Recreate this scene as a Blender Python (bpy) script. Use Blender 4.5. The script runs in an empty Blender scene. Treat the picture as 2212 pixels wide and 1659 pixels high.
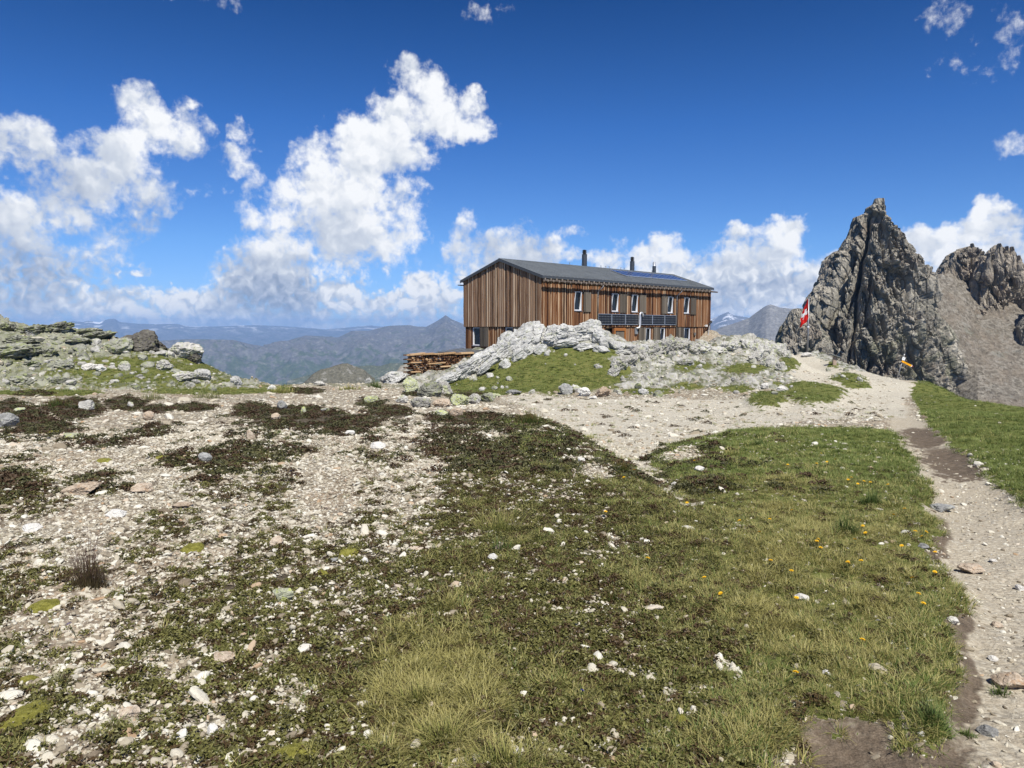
import bpy, bmesh, math, random
import numpy as np
from mathutils import Vector, Matrix, Euler
SC = bpy.context.scene
COL = SC.collection
R = math.radians
# ---------------------------------------------------------------- camera
PITCH = 0.0738
FP = 1640.0            # focal length in the units the photo was measured in (2212 x 1659)
cam_d = bpy.data.cameras.new("camera"); cam = bpy.data.objects.new("camera", cam_d); COL.objects.link(cam)
cam_d.sensor_fit = 'HORIZONTAL'; cam_d.sensor_width = 36.0; cam_d.lens = 36.0 * 759.1 / 1024.0
cam_d.clip_start = 0.05; cam_d.clip_end = 250000.0
cam.location = (0, 0, 0); cam.rotation_euler = (math.pi / 2 - PITCH, 0, 0)
SC.camera = cam
_c, _s = math.cos(PITCH), math.sin(PITCH)
def ray(px, py):
    """direction through a point of the photo (2212 x 1659 units), y component 1"""
    a = (px - 1106.0) / FP; b = (829.5 - py) / FP
    x, y, z = a, _c + b * _s, -_s + b * _c
    return (x / y, 1.0, z / y)
def at(px, py, depth):
    r = ray(px, py); return (r[0] * depth, depth, r[2] * depth)
def to_px(x, y, z):
    yc = y * _c - z * _s; zc = y * _s + z * _c
    return 1106.0 + FP * x / yc, 829.5 - FP * zc / yc
# ---------------------------------------------------------------- sun and sky
SUN_EL, SUN_AZ = R(54), R(162)
sd = Vector((math.sin(SUN_AZ) * math.cos(SUN_EL), math.cos(SUN_AZ) * math.cos(SUN_EL), math.sin(SUN_EL)))
sun_d = bpy.data.lights.new("sun", 'SUN'); sun_d.energy = 5.0; sun_d.angle = R(0.53); sun_d.color = (1.0, 0.955, 0.87)
sun = bpy.data.objects.new("sun", sun_d); COL.objects.link(sun); sun.rotation_euler = sd.to_track_quat('Z', 'Y').to_euler()
sun.location = sd * 60
SC.view_settings.view_transform = 'Standard'; SC.view_settings.look = 'None'
SC.view_settings.exposure = 0.35; SC.view_settings.gamma = 1.0
SC.cycles.use_denoising = True
SC.cycles.max_bounces = 5; SC.cycles.diffuse_bounces = 2; SC.cycles.glossy_bounces = 2; SC.cycles.transmission_bounces = 2
SC.cycles.volume_bounces = 1; SC.cycles.transparent_max_bounces = 6
SC.cycles.use_adaptive_sampling = True; SC.cycles.adaptive_threshold = 0.012

class NT:
    """small helper round a node tree"""
    def __init__(s, tree): s.t = tree; s.n = tree.nodes; s.l = tree.links
    def new(s, kind, **kw):
        n = s.n.new(kind)
        for k, v in kw.items(): setattr(n, k, v)
        return n
    def put(s, sock, v):
        if isinstance(v, bpy.types.NodeSocket): s.l.new(v, sock)
        elif v is not None:
            try: sock.default_value = v
            except Exception: sock.default_value = (v[0], v[1], v[2], 1.0)
    def math(s, op, a, b=None, c=None, clamp=False):
        n = s.new('ShaderNodeMath', operation=op, use_clamp=clamp)
        s.put(n.inputs[0], a); s.put(n.inputs[1], b); s.put(n.inputs[2], c); return n.outputs[0]
    def vmath(s, op, a, b=None, c=None):
        n = s.new('ShaderNodeVectorMath', operation=op)
        s.put(n.inputs[0], a); s.put(n.inputs[1], b); s.put(n.inputs[2], c)
        return n.outputs['Value'] if op in ('LENGTH', 'DISTANCE', 'DOT_PRODUCT') else n.outputs[0]
    def noise(s, vec, scale, detail=4, rough=0.5, dist=0.0, color=False, dim='3D', ty=None, lac=2.0):
        n = s.new('ShaderNodeTexNoise', noise_dimensions=dim)
        if ty: n.noise_type = ty
        if ty is None: n.normalize = True
        s.put(n.inputs['Vector'], vec); n.inputs['Scale'].default_value = scale; n.inputs['Detail'].default_value = detail
        n.inputs['Roughness'].default_value = rough; n.inputs['Distortion'].default_value = dist
        n.inputs['Lacunarity'].default_value = lac
        return n.outputs['Color' if color else 'Fac']
    def voro(s, vec, scale, feature='F1', out='Distance', rand=1.0, detail=0, dim='3D'):
        n = s.new('ShaderNodeTexVoronoi', feature=feature, voronoi_dimensions=dim)
        s.put(n.inputs['Vector'], vec); n.inputs['Scale'].default_value = scale; n.inputs['Randomness'].default_value = rand
        n.inputs['Detail'].default_value = detail
        return n.outputs[out]
    def ramp(s, fac, stops, mode='LINEAR'):
        n = s.new('ShaderNodeValToRGB'); n.color_ramp.interpolation = mode; e = n.color_ramp.elements
        while len(e) < len(stops): e.new(0.5)
        for i, (p, c) in enumerate(stops):
            e[i].position = p; e[i].color = (c, c, c, 1) if isinstance(c, (int, float)) else (c[0], c[1], c[2], 1)
        s.put(n.inputs[0], fac); return n.outputs[0]
    def smooth(s, v, lo, hi, a=0.0, b=1.0):
        n = s.new('ShaderNodeMapRange', interpolation_type='SMOOTHSTEP')
        s.put(n.inputs[0], v); s.put(n.inputs[1], lo); s.put(n.inputs[2], hi); s.put(n.inputs[3], a); s.put(n.inputs[4], b)
        return n.outputs[0]
    def lin(s, v, lo, hi, a=0.0, b=1.0):
        n = s.new('ShaderNodeMapRange'); s.put(n.inputs[0], v)
        for i, x in enumerate((lo, hi, a, b)): s.put(n.inputs[i + 1], x)
        return n.outputs[0]
    def mix(s, f, a, b, blend='MIX'):
        n = s.new('ShaderNodeMix', data_type='RGBA', blend_type=blend)
        s.put(n.inputs[0], f); s.put(n.inputs[6], a); s.put(n.inputs[7], b); return n.outputs[2]
    def attr(s, name, out='Fac', ty='GEOMETRY'):
        n = s.new('ShaderNodeAttribute', attribute_type=ty); n.attribute_name = name; return n.outputs[out]

world = bpy.data.worlds.new("World"); SC.world = world; world.use_nodes = True
W = NT(world.node_tree); W.n.clear()
sky = W.new('ShaderNodeTexSky', sky_type='NISHITA'); sky.sun_disc = False
sky.sun_elevation = SUN_EL; sky.sun_rotation = SUN_AZ; sky.altitude = 2600; sky.air_density = 1.0; sky.dust_density = 0.4; sky.ozone_density = 2.2
tc = W.new('ShaderNodeTexCoord'); sep = W.new('ShaderNodeSeparateXYZ'); W.l.new(tc.outputs['Generated'], sep.inputs[0])
az = W.math('ARCTAN2', sep.outputs[0], sep.outputs[1]); el = W.math('ARCSINE', sep.outputs[2])
cb = W.new('ShaderNodeCombineXYZ'); W.l.new(az, cb.inputs[0]); W.l.new(el, cb.inputs[1]); AE = cb.outputs[0]
def azel(px, py):
    r = ray(px, py); n = math.sqrt(r[0]**2 + 1 + r[2]**2); return math.atan2(r[0], 1), math.asin(r[2] / n)
# cumulus banks: (x, y, half width, half height, thickness); second list = shaded undersides, painted into the cloud colour
CLOUDS = [
 (520,655,60,22,1),(560,640,30,18,.9),(480,668,120,20,1),(230,670,120,26,.9),(60,668,110,30,.9),(700,672,60,18,.85),(850,668,70,18,.9),(960,645,50,26,1),(1350,620,60,20,.6),(1580,690,120,22,.9),(1760,650,60,30,.9),
 (0,325,80,72,1),(70,300,62,56,1),(290,225,66,52,1.1),(322,285,78,64,1.1),(255,335,90,64,1.1),(195,395,100,66,1.1),(115,440,100,66,1.1),(35,480,90,66,1),
 (425,268,44,44,.9),(385,300,70,44,.9),(310,400,70,70,.8),(315,470,44,60,.55),(70,545,110,80,.85),(230,530,80,56,.6),(90,620,140,60,.75),(200,600,90,50,.45),
 (512,290,26,34,.75),(538,292,18,24,.6),(490,338,36,28,.8),(518,372,44,30,.75),(498,402,34,24,.55),(562,398,24,40,.55),(542,440,34,40,.7),(556,490,34,44,.7),(430,400,60,20,.25),
 (893,172,50,42,1.05),(930,200,56,44,1.05),(1016,225,44,34,1),(1046,255,38,26,.8),(1000,272,72,38,1),(945,250,90,66,1.15),(870,262,84,62,1.15),(790,290,84,60,1.15),(850,330,90,56,1.1),(760,350,104,72,1.2),
 (690,330,50,44,1),(740,420,124,84,1.2),(660,410,70,66,1),(830,440,76,76,1),(750,500,140,80,1.15),(650,490,80,62,1),(642,335,26,34,.7),(850,510,70,60,.9),(800,545,90,44,.85),(608,470,36,44,.7),(605,385,14,18,.5),
 (590,545,86,60,1.1),(540,560,56,46,.95),(575,605,104,56,1.2),(640,640,62,54,1),(560,650,50,30,.5),(700,600,60,40,.55),(880,560,60,30,.4),
 (450,642,150,26,.9),(380,655,90,28,.9),(250,650,120,32,.8),(735,628,66,34,1),(912,622,58,32,1.1),(905,650,110,30,1),(760,660,120,30,.9),(580,690,220,30,.8),(120,655,160,44,.85),(450,690,220,30,.8),(300,585,24,10,.7),(230,565,20,12,.5),(860,690,160,22,.7),(650,700,60,24,.95),(470,705,120,22,.8),(280,690,180,26,.75),(60,600,90,40,.8),
 (1000,492,28,44,.75),(1045,535,80,54,.95),(1130,545,100,56,.95),(1065,590,96,50,.9),(1195,522,56,34,.8),(1242,496,32,18,.8),(1250,555,60,26,.8),(1322,572,46,36,.9),(1346,518,36,20,.5),
 (1443,525,40,30,1),(1435,562,76,40,1.05),(1596,514,50,34,1.1),(1706,496,42,36,1.15),(1684,530,66,50,1.15),(1640,560,90,50,1.1),(1590,590,130,54,1.1),(1520,610,130,50,1.05),(1650,625,130,56,1.1),(1735,600,60,50,1),(1560,664,90,34,1),(1680,650,110,40,1),(1450,600,90,44,1),
 (2146,442,42,34,1.15),(2156,482,56,34,1.1),(2100,505,90,46,1.1),(1992,512,60,38,1.1),(2040,545,110,50,1.05),(2110,580,140,56,1),(2185,540,60,60,.9),(1960,560,50,60,1),(1806,560,40,20,.7),
 (2080,40,130,80,.36),(2170,30,120,60,.38),(2080,110,80,80,.31),(2195,300,46,36,.5),(1045,22,60,22,.36),(420,-6,140,22,.40),(2180,130,70,70,.31),
]
GREY = [(190,410,190,110,.5),(60,440,120,80,.45),(740,520,110,60,.35),(1130,550,120,50,.3),(1600,590,140,60,.3),(40,590,150,90,1.0),(200,600,100,60,.8),(300,430,80,70,.5),(590,630,110,60,1.2),(560,580,110,40,.8),(640,660,60,50,.9),(470,660,60,26,.6),(1100,570,120,60,.55),(1050,540,60,50,.4),(430,330,50,50,.5),(1560,640,80,34,.8),(1700,610,90,30,.6),(100,700,200,20,.4),(790,700,200,18,.35),(320,480,60,70,.7),(2180,520,50,60,.4),(120,500,60,60,.3),(930,665,60,20,.5),(480,690,90,24,.6)]
wn = W.noise(AE, 16.0, 4, 0.62, color=True, dim='2D')                       # ragged outlines
warp = W.vmath('MULTIPLY_ADD', W.vmath('SUBTRACT', wn, (0.5, 0.5, 0.5)), (0.050, 0.046, 0.0), AE)
def blob_field(vec, blobs):
    out = None
    for (x, y, rx, ry, w) in blobs:
        a0, e0 = azel(x, y); a1, e1 = azel(x + rx, y); a2, e2 = azel(x, y - ry)
        sx, sy = 1.0 / abs(a1 - a0), 1.0 / abs(e2 - e0)
        m = W.new('ShaderNodeVectorMath', operation='MULTIPLY_ADD'); W.l.new(vec, m.inputs[0])
        m.inputs[1].default_value = (sx, sy, 0); m.inputs[2].default_value = (-a0 * sx, -e0 * sy, 0)
        ln = W.vmath('DOT_PRODUCT', m.outputs[0], m.outputs[0])
        v = W.math('MULTIPLY_ADD', ln, -0.55 * w, w)
        out = v if out is None else W.math('SMOOTH_MAX', out, v, 0.25)
    return out
B = blob_field(warp, CLOUDS)
G = W.math('MAXIMUM', blob_field(warp, GREY), 0.0)
LOW = W.smooth(el, 0.105, 0.055)
def billow(vec):
    a = W.voro(vec, 26.0, 'SMOOTH_F1', detail=3.0, dim='2D'); b = W.voro(vec, 74.0, 'F1', detail=1.5, dim='2D')
    m = W.new('ShaderNodeMix', data_type='FLOAT'); W.l.new(LOW, m.inputs[0]); W.l.new(a, m.inputs[2]); W.l.new(W.math('MULTIPLY_ADD', b, .75, -.02), m.inputs[3])
    return W.math('SUBTRACT', 0.62, m.outputs[0])
off = W.vmath('ADD', AE, (0.0065, 0.0105, 0.0))
wob = W.vmath('MULTIPLY_ADD', W.vmath('SUBTRACT', W.noise(AE, 40.0, 2, 0.6, color=True, dim='2D'), (0.5, 0.5, 0.5)), (0.02, 0.02, 0.0), AE)
off2 = W.vmath('ADD', wob, (0.006, 0.010, 0.0))
h0, h1 = billow(wob), billow(off2)
dens = W.math('ADD', B, W.math('MULTIPLY', h0, 0.75))
fine = W.noise(AE, 90.0, 4, 0.65, dim='2D')
dens = W.math('ADD', dens, W.math('MULTIPLY', W.math('SUBTRACT', fine, 0.5), 0.75))
alpha = W.smooth(dens, 0.24, 0.98)
big = W.noise(AE, 12.0, 4, 0.55, dim='2D')
lit = W.math('ADD', W.math('MULTIPLY', W.math('SUBTRACT', h0, h1), W.math('MULTIPLY_ADD', LOW, .12, .50)), 0.93)  # light and shade of the billows painted into the colour, brighter towards the sun
lit = W.math('ADD', lit, W.math('MULTIPLY', W.math('SUBTRACT', big, 0.5), 0.62))
lit = W.math('SUBTRACT', lit, W.math('MULTIPLY', G, 0.60), clamp=True)
ccol = W.ramp(lit, [(0.0, (0.23, 0.28, 0.38)), (0.35, (0.36, 0.41, 0.51)), (0.7, (0.53, 0.57, 0.635)), (1.0, (0.775, 0.785, 0.80))])
SKY_K = 0.105
tint = W.ramp(W.lin(el, 0.0, 0.42), [(0.0, (0.46, 0.60, 0.92)), (0.25, (0.38, 0.61, 0.92)), (0.6, (0.19, 0.47, 0.86)), (1.0, (0.05, 0.265, 0.57))])
skyc = W.mix(1.0, sky.outputs[0], tint, 'MULTIPLY')
skys = W.new('ShaderNodeVectorMath', operation='SCALE'); W.l.new(skyc, skys.inputs[0]); skys.inputs['Scale'].default_value = 1.0
cs = W.new('ShaderNodeVectorMath', operation='SCALE'); W.l.new(ccol, cs.inputs[0]); cs.inputs['Scale'].default_value = 1.0 / SKY_K
fin = W.mix(alpha, skyc, cs.outputs[0])
bg = W.new('ShaderNodeBackground'); W.l.new(skyc, bg.inputs[0]); bg.inputs[1].default_value = SKY_K
bg2 = W.new('ShaderNodeBackground'); W.l.new(fin, bg2.inputs[0]); bg2.inputs[1].default_value = SKY_K
reg = W.math('MULTIPLY', W.math('LESS_THAN', W.math('ABSOLUTE', az), 0.80), W.math('MULTIPLY', W.math('LESS_THAN', el, 0.50), W.math('GREATER_THAN', el, -0.03)))
ms = W.new('ShaderNodeMixShader'); W.l.new(reg, ms.inputs[0]); W.l.new(bg.outputs[0], ms.inputs[1]); W.l.new(bg2.outputs[0], ms.inputs[2])
wo = W.new('ShaderNodeOutputWorld'); W.l.new(ms.outputs[0], wo.inputs[0])
world.cycles.sampling_method = 'MANUAL'; world.cycles.sample_map_resolution = 512
# ---------------------------------------------------------------- numeric helpers
def tag(o, label=None, cat=None, group=None, kind=None):
    if label: o['label'] = label
    if cat: o['category'] = cat
    if group: o['group'] = group
    if kind: o['kind'] = kind
    return o
def hsh(*a):
    h = np.zeros(np.broadcast(*a).shape, dtype=np.uint32) + np.uint32(374761393)
    for i, v in enumerate(a):
        h = (h ^ (v.astype(np.int64).astype(np.uint32) * np.uint32([2654435761, 2246822519, 3266489917, 668265263][i]))) * np.uint32(2246822519)
        h ^= h >> np.uint32(15)
    h *= np.uint32(3266489917); h ^= h >> np.uint32(13)
    return h
def u01(h): return (h & np.uint32(0xFFFFFF)).astype(np.float64) / 16777216.0
def vnoise2(x, y, seed=0):
    xi, yi = np.floor(x), np.floor(y); fx, fy = x - xi, y - yi
    out = 0; wx = fx * fx * fx * (fx * (fx * 6 - 15) + 10); wy = fy * fy * fy * (fy * (fy * 6 - 15) + 10)
    sd_ = np.full(1, seed)
    for dx in (0, 1):
        for dy in (0, 1):
            h = hsh(xi + dx, yi + dy, sd_); a = u01(h) * 2 * math.pi
            g = np.cos(a) * (fx - dx) + np.sin(a) * (fy - dy)
            out = out + g * (wx if dx else 1 - wx) * (wy if dy else 1 - wy)
    return out * 1.41
def vnoise3(x, y, z, seed=0):
    xi, yi, zi = np.floor(x), np.floor(y), np.floor(z); fx, fy, fz = x - xi, y - yi, z - zi
    q = lambda f: f * f * f * (f * (f * 6 - 15) + 10)
    wx, wy, wz = q(fx), q(fy), q(fz); out = 0
    for dx in (0, 1):
        for dy in (0, 1):
            for dz in (0, 1):
                h = hsh(xi + dx, yi + dy, zi + dz, np.full(1, seed)); a = u01(h) * 2 * math.pi
                cz = u01(hsh(h.astype(np.float64), np.full(1, 7))) * 2 - 1; s = np.sqrt(1 - cz * cz)
                g = s * np.cos(a) * (fx - dx) + s * np.sin(a) * (fy - dy) + cz * (fz - dz)
                out = out + g * (wx if dx else 1 - wx) * (wy if dy else 1 - wy) * (wz if dz else 1 - wz)
    return out * 1.5
def fbm2(x, y, o=5, gain=0.5, seed=0, ridged=False):
    s = 0; a = 1.0; t = 0
    for i in range(o):
        n = vnoise2(x, y, seed + i)
        s = s + a * ((1 - 2 * np.abs(n)) if ridged else n); t += a; a *= gain; x = x * 2.03 + 11.3; y = y * 2.03 - 7.1
    return s / t
def fbm3(x, y, z, o=5, gain=0.5, seed=0, ridged=False):
    s = 0; a = 1.0; t = 0
    for i in range(o):
        n = vnoise3(x, y, z, seed + i)
        s = s + a * ((1 - 2 * np.abs(n)) if ridged else n); t += a; a *= gain; x = x * 2.03 + 11.3; y = y * 2.03 - 7.1; z = z * 2.03 + 3.7
    return s / t
def voro3(x, y, z, seed=0):
    """F1, F2 and a random value of the nearest cell"""
    xi, yi, zi = np.floor(x), np.floor(y), np.floor(z)
    f1 = np.full(x.shape, 9.0); f2 = f1.copy(); cid = np.zeros(x.shape)
    for dx in (-1, 0, 1):
        for dy in (-1, 0, 1):
            for dz in (-1, 0, 1):
                cx, cy, cz = xi + dx, yi + dy, zi + dz
                h = hsh(cx, cy, cz, np.full(1, seed)); hf = h.astype(np.float64)
                px = cx + u01(h); py = cy + u01(hsh(hf, np.full(1, 3))); pz = cz + u01(hsh(hf, np.full(1, 5)))
                d = np.sqrt((px - x)**2 + (py - y)**2 + (pz - z)**2); r = u01(hsh(hf, np.full(1, 9)))
                m = d < f1
                f2 = np.where(m, f1, np.minimum(f2, d)); cid = np.where(m, r, cid); f1 = np.where(m, d, f1)
    return f1, f2, cid
def facet3(x, y, z, seed=0, tilt=1.2):
    """angular blocks: each cell is a plane of its own height and slope"""
    xi, yi, zi = np.floor(x), np.floor(y), np.floor(z)
    f1 = np.full(x.shape, 9.0); f2 = f1.copy(); val = np.zeros(x.shape)
    for dx in (-1, 0, 1):
        for dy in (-1, 0, 1):
            for dz in (-1, 0, 1):
                cx, cy, cz = xi + dx, yi + dy, zi + dz
                h = hsh(cx, cy, cz, np.full(1, seed)); hf = h.astype(np.float64); r = lambda k: u01(hsh(hf, np.full(1, k)))
                px = x - (cx + u01(h)); py = y - (cy + r(3)); pz = z - (cz + r(5)); d = np.sqrt(px**2 + py**2 + pz**2)
                v = (r(9) - .5) + tilt * ((r(11) - .5) * px + (r(13) - .5) * py + (r(15) - .5) * pz); m = d < f1
                f2 = np.where(m, f1, np.minimum(f2, d)); val = np.where(m, v, val); f1 = np.where(m, d, f1)
    return val, np.exp(-(f2 - f1) * 10)
def sstep(a, b, x):
    t = np.clip((x - a) / (b - a), 0, 1); return t * t * (3 - 2 * t)
def mesh_np(name, V, F, mat=None, smooth=True, attrs=None, parent=None):
    """F: (n,3) or (n,4) array"""
    me = bpy.data.meshes.new(name); k = F.shape[1]
    me.vertices.add(len(V)); me.vertices.foreach_set('co', np.ascontiguousarray(V, dtype=np.float32).ravel())
    me.loops.add(F.size); me.loops.foreach_set('vertex_index', np.ascontiguousarray(F, dtype=np.int32).ravel())
    me.polygons.add(len(F)); me.polygons.foreach_set('loop_start', np.arange(0, F.size, k, dtype=np.int32))
    me.polygons.foreach_set('loop_total', np.full(len(F), k, dtype=np.int32))
    me.polygons.foreach_set('use_smooth', np.full(len(F), bool(smooth)))
    me.update(calc_edges=True)
    for an, av in (attrs or {}).items():
        a = me.attributes.new(an, 'FLOAT', 'POINT'); a.data.foreach_set('value', np.ascontiguousarray(av, dtype=np.float32).ravel())
    if mat: me.materials.append(mat)
    o = bpy.data.objects.new(name, me); COL.objects.link(o)
    if parent is not None: o.parent = parent
    return o
def grid_faces(nr, nc, wrap=False):
    i = np.arange(nr - 1)[:, None]; j = np.arange(nc if wrap else nc - 1)[None, :]; j2 = (j + 1) % nc
    return np.stack([i * nc + j, i * nc + j2, (i + 1) * nc + j2, (i + 1) * nc + j], -1).reshape(-1, 4)

# ---------------------------------------------------------------- shape of the ground
def plane_z(y): return -1.65 - 0.037 * np.maximum(y, 0) + 0.004 * np.minimum(y, 0)
CREST = [  # photo x, y of the skyline of the near ground, distance
 (-700,600,40),(-400,640,38),(-150,668,37),(0,690,36),(63,704,36),(115,702,36),(207,724,37),(300,742,37),(357,752,37),(430,776,37),(477,806,37),(518,822,37),(546,833,37),(586,839,38),
 (640,838,38),(697,830,38),(784,830,39),(834,824,40),(883,822,43),(960,812,46),
 (1055,780,44),(1100,742,43),(1150,716,42),(1210,712,42),(1279,702,41),(1310,730,42),(1369,742,43),(1420,742,43),(1470,738,44),(1540,740,46),(1612,733,47),(1677,738,50),(1727,766,60),(1742,769,64),(1792,778,61),
 (1867,803,55),(1913,815,50),(1944,825,48),(1975,834,46),(2010,831,42),(2053,846,38),(2115,871,34),(2208,884,30),(2400,905,28),(2800,960,24)]
HUT_O = np.array([2.097, 54.16]); HUT_YAW = 0.8018; HUT_L = 23.6; HUT_W = 8.2; HUT_Z = 0.09; HUT_H = 3.5; HUT_RISE = 1.37
def _controls():
    P = []
    for (px, py, d) in CREST:
        x, y, z = at(px, py, d); P.append((x, y, z))
        if 1000 < px < 1560: continue
        for dd, dz in ((7, -2.2), (20, -11), (45, -34), (80, -66), (130, -110)):
            k = 1 + dd / d; P.append((x * k, y * k, z + dz))
    for (px, py, d) in [(60,790,31),(250,800,31),(400,810,31),(60,840,27),(300,845,27),(520,845,30),(150,740,34),(350,775,34),(700,850,30),(860,842,34),
                        (950,838,34),(1100,851,30),(1250,852,30),(1400,846,31),(1150,795,36),(1000,818,37),(1280,770,37),(1290,735,39),(1180,745,39),(1330,800,35),(1430,800,35),(1550,800,37),(1650,810,37),(1520,765,42),(1650,775,43),
                        (1550,850,30),(1650,855,30),(1760,870,30),(1720,800,48),(1800,820,44),(1860,850,35)]:
        P.append(at(px, py, d))
    for (px, py, d) in [(1944,833,43),(1944,850,36),(2010,845,37),(2060,862,33),(1900,826,44),(2130,885,30),(1850,812,49),(1700,790,52),(1760,785,56)]:
        P.append(at(px, py, d))
    for (px, dd) in ((1060, 51), (1150, 49), (1250, 48), (1330, 49), (1420, 51), (1500, 55)):
        x, y, z = at(px, 700, dd); P.append((x, y, -2.35))
    cu, su = math.cos(HUT_YAW), math.sin(HUT_YAW)
    for a in (-3.5, 0, 6, 12, 18, 23.6, 28):
        for b in (-2, 4, 8.2, 12):
            P.append((HUT_O[0] + a * cu - b * su, HUT_O[1] + a * su + b * cu, -2.55 - (0.5 if a < 0 else 0) - (0.25 * max(0, b - 8) ** 1.2) - (0.8 if a > 24 else 0)))
        b = 30; P.append((HUT_O[0] + a * cu - b * su, HUT_O[1] + a * su + b * cu, -16))
    for (px, d, z) in ((960, 51, -3.3), (1010, 52, -3.1), (880, 50, -6), (920, 60, -8), (970, 72, -9), (1000, 62, -3.5)):
        x, y, _z = at(px, 700, d); P.append((x, y, z))
    for x in (-3, 4, 10, 17, 24, 32): P += [(x, 120, -52), (x, 190, -120)]
    for x in np.arange(-26, 27, 6.5):
        for y in (-14, -7, 0, 4, 8, 12, 16, 20):
            if abs(x) > 4 + y * .9 + 9 and y > 0: pass
            P.append((x, y, plane_z(y)))
    return np.array(P, float)
CP = _controls()
_far = np.hypot(CP[:, 0], CP[:, 1])
def _phi(r): return np.sqrt(r * r + 4.0)
def _fit():
    n = len(CP); d = np.hypot(CP[:, None, 0] - CP[None, :, 0], CP[:, None, 1] - CP[None, :, 1])
    A = _phi(d) + np.eye(n) * -0.02
    Q = np.stack([np.ones(n), CP[:, 0], CP[:, 1]], 1)
    M = np.block([[A, Q], [Q.T, np.zeros((3, 3))]])
    b = np.concatenate([CP[:, 2] - plane_z(CP[:, 1]), np.zeros(3)])
    return np.linalg.solve(M, b)
_w = _fit()
def H0(x, y):
    x = np.asarray(x, float); y = np.asarray(y, float); sh = x.shape; x = x.ravel(); y = y.ravel()
    out = np.empty(len(x))
    for k in range(0, len(x), 60000):
        xs, ys = x[k:k + 60000], y[k:k + 60000]
        d = np.hypot(xs[:, None] - CP[None, :, 0], ys[:, None] - CP[None, :, 1])
        out[k:k + 60000] = _phi(d) @ _w[:len(CP)] + _w[-3] + _w[-2] * xs + _w[-1] * ys + plane_z(ys)
    return out.reshape(sh)
_Hg = None
def H0g(x, y):
    """H0 through a table (bilinear), good to a centimetre within 75 m"""
    global _Hg
    if _Hg is None:
        gx = np.arange(-75, 75.01, 0.5); gy = np.arange(-20, 100.01, 0.5)
        X, Y = np.meshgrid(gx, gy); _Hg = H0(X, Y)
    fx = np.clip((np.asarray(x, float) + 75) / 0.5, 0, 299.999); fy = np.clip((np.asarray(y, float) + 20) / 0.5, 0, 239.999)
    i, j = fx.astype(int), fy.astype(int); a, b = fx - i, fy - j
    return (_Hg[j, i] * (1 - a) + _Hg[j, i + 1] * a) * (1 - b) + (_Hg[j + 1, i] * (1 - a) + _Hg[j + 1, i + 1] * a) * b
def micro(x, y):
    """knolls and dips a hand to a metre wide"""
    x = np.asarray(x, float); y = np.asarray(y, float)
    sx = x - np.interp(y, [4, 8, 12.6, 18.5, 24, 30], [2.3, 1.9, 1.72, .95, .2, -.3]); bank = .22 * sstep(.55, -.8, sx) * sstep(5, 9, y) * sstep(26, 19, y)
    return bank + 0.10 * fbm2(x * 0.35, y * 0.35, 3, seed=21) + 0.045 * fbm2(x * 1.7, y * 1.7, 3, seed=31)
def gz(x, y): return H0g(x, y) + micro(x, y)
def hit(px, py, d0=2.0, d1=75.0):
    """where a ray of the photo meets the ground"""
    r = ray(px, py); t = np.exp(np.linspace(math.log(d0), math.log(min(d1, 66)), 900)); gz = globals().get('zg') or globals()['gz']
    dz = r[2] * t - gz(r[0] * t, t); k = np.nonzero(dz < 0)[0]
    if not len(k):
        k = int(np.argmin(dz)); return Vector((r[0] * t[k], t[k], float(np.ravel(gz(np.array([r[0] * t[k]]), np.array([t[k]])))[0])))
    k = k[0]
    if k: 
        f = dz[k - 1] / (dz[k - 1] - dz[k]); y = t[k - 1] + f * (t[k] - t[k - 1])
    else: y = t[0]
    return Vector((r[0] * y, y, r[2] * y))
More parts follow.
